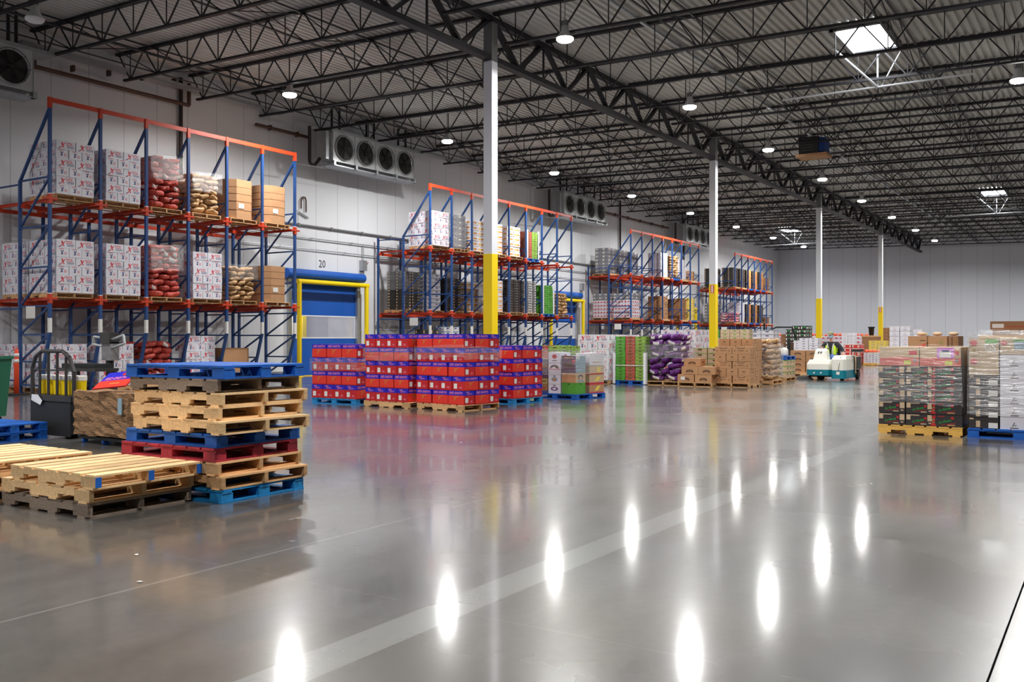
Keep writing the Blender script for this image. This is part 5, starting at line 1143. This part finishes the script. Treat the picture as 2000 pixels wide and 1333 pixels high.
B = MB(); B.quad([(-.33, -.332, .5), (-.15, -.34, .44), (-.12, -.335, .5), (-.2, -.334, .58), (-.32, -.333, .58)], 'paper'); ob('torn_paper', B.mesh('torn_paper'), bpy.data.objects['pallet_truck'])['label'] = 'torn white paper stuck on the front'; bpy.data.objects['pallet_truck'].scale = (1.3, 1, 1)
# bale on low dolly
B = MB(); n = 14; rnd = random.Random(3); k = B.mi('bale'); bx, by, bh = .6, .23, .56
def bpt(u, v, w):
    return ((u - .5) * 2 * bx, (v - .5) * 2 * by, w * bh)
bm_ = bmesh.new(); bmesh.ops.create_cube(bm_, size=1); bmesh.ops.subdivide_edges(bm_, edges=bm_.edges, cuts=9, use_grid_fill=True)
for v in bm_.verts:
    p = v.co; v.co = Vector((p.x * 1.2 + rnd.uniform(-.014, .014), p.y * .46 + rnd.uniform(-.016, .016), (p.z + .5) * bh + rnd.uniform(-.012, .012)))
me = bpy.data.meshes.new('bale_body'); bm_.to_mesh(me); bm_.free(); me.materials.append(MATS['bale'])
B2 = MB(); B2.box(.44, -.262, .3, .52, -.25, .5, 'bluegrey')
blx, bly = -10.78, 7.3
spawn('cardboard_bale', [('bale_body', me), ('blue_tag', B2.mesh('blue_tag'))], (blx, bly, .112), -.03, 'brown compressed bale beside the pallet truck', 'bale')
B = MB(); B.box(-.55, -.2, .06, .55, .2, .095, 'black')
w_ = []
for sx in (-.45, .0, .45):
    for sy in (-.16, .16):
        b2 = MB(); b2.lathe([(.035, -.02), (.035, .02)], 'paint_blue', 12, (sx, sy, .035), 'X'); w_.append(('wheel', b2.mesh('wheel')))
spawn('low_dolly', [('deck', B.mesh('deck'))] + w_, (blx, bly, 0), -.03, 'black low dolly with blue wheels under the brown bale', 'dolly')
c = Carton(.5, .4, .02, 'red_carton'); c.rect('T', 0, 0, 1, .45, 'orange_print'); c.rect('T', 0, .45, 1, 1, 'blue_print'); c.text('T', 'RED EARTH', .1, .5, .75, .66, 'salmon_print', .2, .02); c.disc('T', .6, .82, .1, .1, 'darkred', .001); c.rect('T', .74, .72, .94, .86, 'salmon_print', .001); c.rect('T', .4, .2, .7, .26, 'gold_print', .001)
tag(ob('carton_lid', c.mesh('carton_lid'), None, (blx + .15, bly - .08, .82), 0, (.5, -.1, .3)), 'red and blue carton lid lying on the brown bale', 'carton lid')
# green bin
gx, gy = -15.3, 7.9
B = MB(); B.hull([(-.28, -.28, .1), (.28, -.28, .1), (.28, .28, .1), (-.28, .28, .1)], [(-.34, -.34, 1.05), (.34, -.34, 1.05), (.34, .34, 1.05), (-.34, .34, 1.05)], 'bin_green'); B.box(-.36, -.36, 1.02, .36, .36, 1.07, 'bin_green'); s1 = B.mesh('body')
B = MB(); B.lathe([(.3, 1.03), (.3, 1.12), (.2, 1.17), (.02, 1.18)], 'paper', 10); s2 = B.mesh('bag', True)
B = MB(); B.box(-.3, -.306, .25, .3, -.3, .42, 'lime'); s3 = B.mesh('stripe')
w_ = []
for sx in (-.2, .2):
    for sy in (-.2, .2):
        b2 = MB(); b2.lathe([(.05, -.02), (.05, .02)], 'rubber', 12, (sx, sy, .05), 'X'); b2.box(sx - .01, sy - .01, .06, sx + .01, sy + .01, .12, 'galv'); w_.append(('caster', b2.mesh('caster')))
spawn('waste_bin', [('body', s1), ('bag', s2), ('stripe', s3)] + w_, (gx, gy, 0), .15, 'green wheeled waste bin with lime stripe, cut by the left edge', 'waste bin')
B = MB(); B.box(-.2, -.2, 0, .2, .2, .04, 'rubber'); s1 = B.mesh('base'); B = MB(); B.lathe([(.06, .04), (.052, .9), (.045, 1.08), (.02, 1.12)], 'cone_orange', 14); s2 = B.mesh('tube', True)
b3 = []
for z in (.78, .92): b2 = MB(); b2.lathe([(.058, z), (.057, z + .08)], 'paper', 14); b3.append(('white_band', b2.mesh('white_band', True)))
spawn('traffic_cone', [('base', s1), ('tube', s2)] + b3, (-22.0, 12.25, 0), 0, 'orange tube cone with white bands beside the left rack', 'traffic cone')
# ------------------------------------------------------------------ forklift
fx, fy = -14.75, 48.4; r = ob('forklift', None, None, (fx, fy, 0), -PI / 2 + .3); tag(r, 'black forklift behind the punnet trays, with overhead guard', 'forklift')
B = MB(); B.box(-.5, -.5, .25, .5, 1., .75, 'dark_metal'); B.box(-.48, .6, .75, .48, 1.1, 1.15, 'brown_dark'); B.hull([(-.5, .9, .3), (.5, .9, .3), (.5, 1.3, .3), (-.5, 1.3, .3)], [(-.5, .9, 1.1), (.5, .9, 1.1), (.5, 1.2, 1.1), (-.5, 1.2, 1.1)], 'dark_metal'); ob('body', B.mesh('body'), r)
B = MB()
for sx in (-.46, .46): B.path([(sx, -.55, .7), (sx, -.3, 1.85), (sx, -.1, 1.95), (sx, .7, 1.95), (sx, 1.0, 1.1)], .035, 'black', 8)
for yy in (-.1, .1, .3, .5, .7): B.bar((-.46, yy, 1.96), (.46, yy, 1.96), .02, 'black')
ob('overhead_guard', B.mesh('overhead_guard'), r)
B = MB(); B.box(-.25, .2, .75, .25, .6, .9, 'black'); B.box(-.25, .5, .9, .25, .62, 1.35, 'black'); ob('seat', B.mesh('seat'), r)
B = MB()
for sx in (-.3, .3): B.box(sx - .05, -.75, .1, sx + .05, -.65, 2.15, 'black')
for z in (.3, 1.2, 2.05): B.box(-.35, -.74, z, .35, -.66, z + .1, 'black')
B.box(-.45, -.85, .4, .45, -.76, .5, 'black'); B.box(-.45, -.85, .9, .45, -.76, 1., 'black'); ob('mast', B.mesh('mast'), r)
for sx in (-.3, .3):
    B = MB(); B.box(sx - .05, -1.8, .06, sx + .05, -.8, .1, 'dark_metal'); B.box(sx - .05, -.86, .06, sx + .05, -.82, .9, 'dark_metal'); ob('fork', B.mesh('fork'), r)
for sx in (-.45, .45):
    for yy, rr in ((-.45, .28), (.9, .24)): B = MB(); B.lathe([(rr, -.09), (rr, .09)], 'rubber', 18, (sx, yy, rr), 'X'); ob('wheel', B.mesh('wheel'), r)
B = MB(); B.lathe([(.17, 0), (.17, .02)], 'black', 16, (0, -.1, 1.2)); B.bar((0, -.35, .75), (0, -.1, 1.2), .025, 'black', 8); ob('steering_wheel', B.mesh('steering_wheel'), r)
# ------------------------------------------------------------------ ride-on sweeper
sx0, sy0 = -7.9, 31.0; r = ob('floor_sweeper', None, None, (sx0, sy0, 0)); tag(r, 'cream and teal ride-on floor sweeper driven by the masked person', 'sweeper')
B = MB()
def rr_(w0, w1, y0, y1, z, c=.08): return [(w0 + c, y0, z), (w1 - c, y0, z), (w1, y0 + c, z), (w1, y1, z), (w0, y1, z), (w0, y0 + c, z)]
B.hull(rr_(-.62, .16, .0, .95, .34), rr_(-.62, .16, .0, .95, .52), 'cream'); B.hull(rr_(-.62, .16, .0, .95, .52), rr_(-.55, .12, .06, .95, .66, .1), 'cream')
B.hull(rr_(-.44, .0, .1, .6, .66, .06), rr_(-.4, -.03, .2, .55, .94, .06), 'cream'); B.hull(rr_(-.4, -.03, .2, .55, .94, .06), rr_(-.34, -.08, .26, .5, 1.03, .06), 'cream'); ob('front_hood', B.mesh('front_hood'), r)
B = MB(); B.hull(rr_(-.625, .165, -.005, .96, .15), rr_(-.625, .165, -.005, .96, .34), 'teal'); ob('front_skirt', B.mesh('front_skirt'), r)
B = MB(); B.hull(rr_(.2, .66, -.1, 1.5, .33), rr_(.2, .66, -.1, 1.5, .68), 'cream'); B.hull(rr_(.2, .66, -.1, 1.5, .68), rr_(.26, .62, -.02, 1.4, .8), 'cream'); ob('side_tank', B.mesh('side_tank'), r)
B = MB(); B.hull(rr_(.195, .665, -.105, 1.5, .06), rr_(.195, .665, -.105, 1.5, .33), 'teal'); ob('side_skirt', B.mesh('side_skirt'), r)
B = MB()
for q in (-.4, -.18): B.quad([(q, -.012, .21), (q + .05, -.012, .21), (q + .07, -.012, .26), (q + .02, -.012, .26)], 'paper')
B.quad([(-.3, .166, .86), (-.26, .166, .86), (-.23, .188, .93), (-.27, .188, .93)], 'black'); B.quad([(-.22, .166, .86), (-.18, .166, .86), (-.15, .188, .93), (-.19, .188, .93)], 'black')
ob('emblem', B.mesh('emblem'), r)
B = MB(); B.quad([(.36, -.112, .2), (.46, -.112, .18), (.48, -.112, .28), (.38, -.112, .3)], 'paper'); B.path([(.5, -.06, .78), (.46, -.11, .5), (.42, -.115, .28)], .006, 'black', 6); ob('hanging_tag', B.mesh('hanging_tag'), r)
B = MB(); B.box(-.6, .2, .1, .2, 1.6, .3, 'black'); B.box(-.55, .9, .3, .2, 1.7, .56, 'dark_metal'); ob('chassis', B.mesh('chassis'), r)
B = MB(); B.box(-.3, .95, .56, .14, 1.35, .68, 'black'); B.box(-.3, 1.3, .68, .14, 1.42, 1.05, 'black'); ob('seat', B.mesh('seat'), r)
B = MB(); B.lathe([(.16, -.012), (.16, .012), (.13, .012), (.13, -.012)], 'black', 18, (-.2, .62, 1.02)); B.bar((-.2, .5, .8), (-.2, .62, 1.02), .025, 'black', 8); ob('steering_wheel', B.mesh('steering_wheel'), r)
for (wx, wy, w) in ((-.2, .35, .13), (.5, .1, .1), (.7, 1.35, .16), (-.55, 1.35, .16)):
    B = MB(); B.lathe([(w, -.05), (w, .05)], 'rubber', 18, (wx, wy, w), 'X'); ob('wheel', B.mesh('wheel'), r)
B = MB(); B.lathe([(.3, 0), (.2, .1), (.06, .14)], 'rubber', 20, (-.72, .15, .0)); ob('side_brush', B.mesh('side_brush'), r)
B = MB(); B.box(.66, 1.0, .35, .78, 1.5, .75, 'dark_metal'); B.bar((.72, 1.0, .2), (.72, 1.0, .95), .02, 'tan', 8); B.bar((.72, 1.5, .2), (.72, 1.5, .95), .02, 'tan', 8); B.box(.6, .9, .92, .9, 1.3, 1.0, 'black'); ob('rear_rack', B.mesh('rear_rack'), r)
# ------------------------------------------------------------------ person
def skin_mesh(name, chains, sub=1):
    me = bpy.data.meshes.new(name); vs = []; es = []; rad = []; roots = []
    for ch in chains:
        base = len(vs)
        for (p, rr) in ch['pts']: vs.append(p); rad.append(rr)
        for a, b2 in ch['edges']: es.append((base + a, base + b2))
        roots.append(base + ch.get('root', 0))
    me.from_pydata(vs, es, []); o = bpy.data.objects.new(name, me); COL.objects.link(o)
    o.modifiers.new('s', 'SKIN'); sv = me.skin_vertices
    if not sv:
        bpy.context.view_layer.objects.active = o
    layer = me.skin_vertices[0].data
    for i, q in enumerate(rad): layer[i].radius = (q, q) if not isinstance(q, tuple) else q
    for i in roots: layer[i].use_root = True
    mo = o.modifiers.new('u', 'SUBSURF'); mo.levels = sub; mo.render_levels = sub
    dg = bpy.context.evaluated_depsgraph_get(); m2 = bpy.data.meshes.new_from_object(o.evaluated_get(dg)); bpy.data.objects.remove(o)
    m2.polygons.foreach_set('use_smooth', [True] * len(m2.polygons)); m2.name = name; return m2
def chain(pts): return {'pts': pts, 'edges': [(i, i + 1) for i in range(len(pts) - 1)]}
# local frame of the person: faces -y, hips at origin height .72
hp = Vector((-.08, 1.1, .74))
def P(x, y, z): return (hp.x + x, hp.y + y, hp.z + z)
hl = P(-.2, -.5, .33); hr = P(.46, -.32, .1)        # hands: on steering wheel, on side tank
def fingers(h, d, side):
    out = []; d = Vector(d).normalized(); sd = Vector(side).normalized(); h = Vector(h); dn = Vector((0, 0, -1))
    for k, L in enumerate((.06, .072, .068, .052)):
        b0 = h + sd * (.03 - .02 * k) + d * .02
        out.append(chain([(tuple(b0), .01), (tuple(b0 + d * L * .5 + dn * .004), .0095), (tuple(b0 + d * L * .8 + dn * .022), .0085), (tuple(b0 + d * L * .85 + dn * .045), .007)]))
    b0 = h + sd * .035 - d * .02; out.append(chain([(tuple(b0), .012), (tuple(b0 + sd * .03 + d * .02), .0105), (tuple(b0 + sd * .04 + d * .05 + dn * .015), .008)])); return out
core = {'pts': [(P(0, 0, 0), .13), (P(0, -.02, .2), .13), (P(0, -.04, .38), .14), (P(0, -.05, .5), .08), (P(0, -.06, .56), .055), (P(0, -.07, .62), .06),
                (P(-.19, -.04, .45), .065), (P(-.3, -.16, .26), .05), (P(-.24, -.4, .31), .036), (hl, .032),
                (P(.19, -.04, .45), .065), (P(.36, -.06, .24), .05), (P(.44, -.22, .13), .036), (hr, .032),
                (P(-.11, -.02, -.02), .09), (P(-.14, -.42, .0), .07), (P(-.14, -.5, -.38), .045), (P(-.14, -.62, -.42), .035),
                (P(.11, -.02, -.02), .09), (P(.13, -.4, .02), .07), (P(.12, -.48, -.38), .045), (P(.12, -.6, -.42), .035)],
        'edges': [(0, 1), (1, 2), (2, 3), (3, 4), (4, 5), (2, 6), (6, 7), (7, 8), (8, 9), (2, 10), (10, 11), (11, 12), (12, 13), (0, 14), (14, 15), (15, 16), (16, 17), (0, 18), (18, 19), (19, 20), (20, 21)]}
body = skin_mesh('body', [core] + fingers(hl, (.25, -1, -.1), (1, .2, 0)) + fingers(hr, (.1, -1, -.25), (-1, 0, 0)))
bm_ = bmesh.new(); bm_.from_mesh(body); hc = Vector(P(0, -.1, .72))
def blob(c, s, u=14, v=10, rot=None):
    g = bmesh.ops.create_uvsphere(bm_, u_segments=u, v_segments=v, radius=1)
    for vv in g['verts']:
        vv.co = Vector((vv.co.x * s[0], vv.co.y * s[1], vv.co.z * s[2]))
        if s[2] > .1 and vv.co.z < 0: vv.co.x *= 1 + vv.co.z * 2.2; vv.co.y *= 1 + vv.co.z * 1.2
        vv.co += Vector(c)
blob(hc, (.078, .097, .118)); blob(hc + Vector((0, -.1, -.015)), (.014, .02, .024), 8, 6)
for sx in (-1, 1): blob(hc + Vector((sx * .079, .01, -.01)), (.012, .024, .034), 8, 6)
blob(hc + Vector((0, -.094, -.06)), (.026, .01, .008), 8, 6)
for f in bm_.faces: f.smooth = True
bm_.to_mesh(body); bm_.free(); body.materials.append(MATS['skin'])
pr_ = ob('person', None, None, (sx0, sy0, 0)); tag(pr_, 'person in lime vest, cap and face mask driving the sweeper', 'person')
ob('body', body, pr_)
B = MB()
for sx in (-1, 1): B.lathe([(.011, -.004), (.012, .0), (.008, .006)], 'white', 8, (hc.x + sx * .032, hc.y - .09, hc.z + .012), 'Y'); B.lathe([(.005, -.007), (.005, -.003)], 'black', 6, (hc.x + sx * .032, hc.y - .09, hc.z + .012), 'Y')
ob('eyes', B.mesh('eyes'), pr_)
jk = {'pts': [(P(0, 0, .02), (.17, .14)), (P(0, -.02, .2), (.165, .14)), (P(0, -.04, .38), (.165, .135)), (P(0, -.05, .49), .1), (P(-.2, -.04, .44), .085), (P(-.31, -.16, .26), .068), (P(-.245, -.38, .31), .052), (P(.2, -.04, .44), .085), (P(.37, -.06, .24), .068), (P(.435, -.2, .14), .052)],
      'edges': [(0, 1), (1, 2), (2, 3), (2, 4), (4, 5), (5, 6), (2, 7), (7, 8), (8, 9)]}
m_ = skin_mesh('jacket', [jk]); m_.materials.append(MATS['jacket']); ob('jacket', m_, pr_)
vt = []
for sx in (-1, 1): vt.append(chain([(P(sx * .1, -.1, .02), (.09, .08)), (P(sx * .1, -.12, .2), (.085, .07)), (P(sx * .11, -.1, .38), (.075, .075)), (P(sx * .12, -.03, .47), (.06, .07)), (P(sx * .1, .06, .36), (.08, .07)), (P(sx * .09, .08, .1), (.09, .07))]))
m_ = skin_mesh('safety_vest', vt); m_.materials.append(MATS['vest']); vo = ob('safety_vest', m_, pr_)
tp = []
for sx in (-1, 1): tp.append(chain([(P(sx * .075, -.178, .02), .025), (P(sx * .08, -.19, .2), .025), (P(sx * .09, -.17, .36), .025), (P(sx * .11, -.09, .5), .025)]))
m_ = skin_mesh('reflective_tape', tp); m_.materials.append(MATS['vest_tape']); ob('reflective_tape', m_, vo)
jn = {'pts': [(P(0, .0, -.02), .15), (P(-.11, -.04, -.02), .11), (P(-.14, -.42, .0), .09), (P(-.14, -.5, -.34), .065), (P(.11, -.04, -.02), .11), (P(.13, -.4, .02), .09), (P(.12, -.48, -.34), .065)], 'edges': [(0, 1), (1, 2), (2, 3), (0, 4), (4, 5), (5, 6)]}
m_ = skin_mesh('jeans', [jn]); m_.materials.append(MATS['jeans']); ob('jeans', m_, pr_)
for sx in (-.14, .12):
    m_ = skin_mesh('shoe', [chain([(P(sx, -.48, -.41), .05), (P(sx, -.56, -.42), .045), (P(sx, -.66, -.43), .04)])]); m_.materials.append(MATS['black']); ob('shoe', m_, pr_)
B = MB(); B.lathe([(.088, .035), (.09, .07), (.075, .11), (.04, .13), (.005, .135)], 'cap', 18); B.hull([(-.07, -.07, .035), (.07, -.07, .035), (.05, -.17, .022), (-.05, -.17, .022)], [(-.07, -.07, .045), (.07, -.07, .045), (.05, -.17, .03), (-.05, -.17, .03)], 'cap'); ob('cap', B.mesh('cap', True), pr_, tuple(hc))
B = MB(); pts = []
k_ = B.mi('mask')
for j, zz in enumerate((-.1, -.075, -.045, -.012, .0)):
    for i in range(9):
        a = -1.15 + 2.3 * i / 8; rr = (.06, .079, .09, .093, .09)[j]
        B.v.append((rr * math.sin(a), -(rr + (.026 if 0 < j < 4 else .014)) * math.cos(a) - .006, zz))
for j in range(4):
    for i in range(8): B.f.append((j * 9 + i, j * 9 + i + 1, (j + 1) * 9 + i + 1, (j + 1) * 9 + i)); B.m.append(k_)
ob('face_mask', B.mesh('face_mask', True), pr_, tuple(hc))
B = MB(); B.lathe([(.07, -.05), (.083, .0), (.084, .04)], 'hair', 16, (0, .02, 0)); ob('hair', B.mesh('hair', True), pr_, tuple(hc))
# ------------------------------------------------------------------ high-bay lamps
B = MB(); B.lathe([(.05, .34), (.09, .32), (.1, .2), (.14, .14), (.2, .045), (.205, .036), (.195, .036), (.13, .12), (.05, .17)], 'alu', 24, (0, 0, 0), 'Z', False); LH = B.mesh('reflector', True)
B = MB(); B.lathe([(.2, .035), (.198, -.0), (.16, -.035), (.08, -.05), (.005, -.055)], 'lamp_glow', 24, (0, 0, 0), 'Z', False); LL = B.mesh('lens', True)
B = MB(); B.bar((0, 0, .33), (0, 0, 1.05), .008, 'steel_grey'); B.box(-.07, -.05, .33, .07, .05, .45, 'steel_grey'); LR = B.mesh('hanger')
B = MB(); B.lathe([(.2, .035), (.198, -.0), (.16, -.035), (.08, -.05), (.005, -.055)], 'white', 24, (0, 0, 0), 'Z', False); LLO = B.mesh('lens', True)
LAMP_E = 340.
ORD = ['nearest', 'second', 'third', 'fourth', 'fifth', 'sixth', 'seventh', 'farthest']
for ri, (X, Y0, k0, k1, row) in enumerate(((-20.15, 19.25, -4, 8, 'row above the racks'), (-10.8, 18.98, -4, 8, 'row beside the girder'), (-2.1, 19.9, -4, 8, 'row over the open floor'), (7., 19.9, -4, 6, 'outermost row'))):
    for k in range(k0, k1):
        z = zd(X) - (1.02 if ri == 1 else 1.13); y = Y0 + 7.62 * k
        if k >= 0 and ri < 2: lb = f'glowing high-bay lamp, {ORD[k]} in the {row}'; g = 'high-bay lamps'
        elif ri == 2 and k == 1: lb = 'glowing high-bay lamp at the right picture edge'; g = 'high-bay lamps'
        else: lb = f'glowing high-bay lamp in the {row}, outside the view'; g = f'unseen lamps {row}'
        off = ri == 0 and k == -1
        if off and k == -1: lb = 'unlit high-bay lamp at the upper left, above the left rack'; g = 'high-bay lamps'
        if ri == 3 or k < -3: continue
        spawn('high_bay_lamp', [('reflector', LH), ('lens', LLO if off else LL), ('hanger', LR)], (X, y, z), 0, lb, 'lamp', g)
        if ri == 0 and k == -1: continue
        la = bpy.data.lights.new('lamp_light', 'AREA'); la.shape = 'DISK'; la.size = .36; la.energy = LAMP_E; la.color = (1, .99, .97); la.spread = math.radians(165)
        lo = bpy.data.objects.new('lamp_light', la); COL.objects.link(lo); lo.location = (X, y, z - .065)
# ------------------------------------------------------------------ camera and view
cam = bpy.data.cameras.new('camera'); co = bpy.data.objects.new('camera', cam); COL.objects.link(co)
cam.sensor_width = 36; cam.lens = 32.76; cam.shift_y = -.00225; cam.clip_end = 300; cam.clip_start = .05
co.location = (0, 0, 1.35); co.rotation_euler = (PI / 2, 0, math.radians(32.89)); sc.camera = co
w = bpy.data.worlds.new('world'); sc.world = w; w.use_nodes = True; w.node_tree.nodes['Background'].inputs[0].default_value = (.75, .85, 1, 1); w.node_tree.nodes['Background'].inputs[1].default_value = .6
sc.view_settings.view_transform = 'Standard'; sc.view_settings.look = 'None'; sc.view_settings.gamma = 1; sc.view_settings.use_curve_mapping = False
sc.view_settings.exposure = .27
sc.cycles.max_bounces = 8; sc.cycles.diffuse_bounces = 4; sc.cycles.glossy_bounces = 3; sc.cycles.transmission_bounces = 4; sc.cycles.transparent_max_bounces = 8
sc.cycles.sample_clamp_indirect = 6; sc.cycles.caustics_reflective = False; sc.cycles.caustics_refractive = False
sc.cycles.use_denoising = True; sc.cycles.use_adaptive_sampling = True; sc.cycles.adaptive_threshold = .03
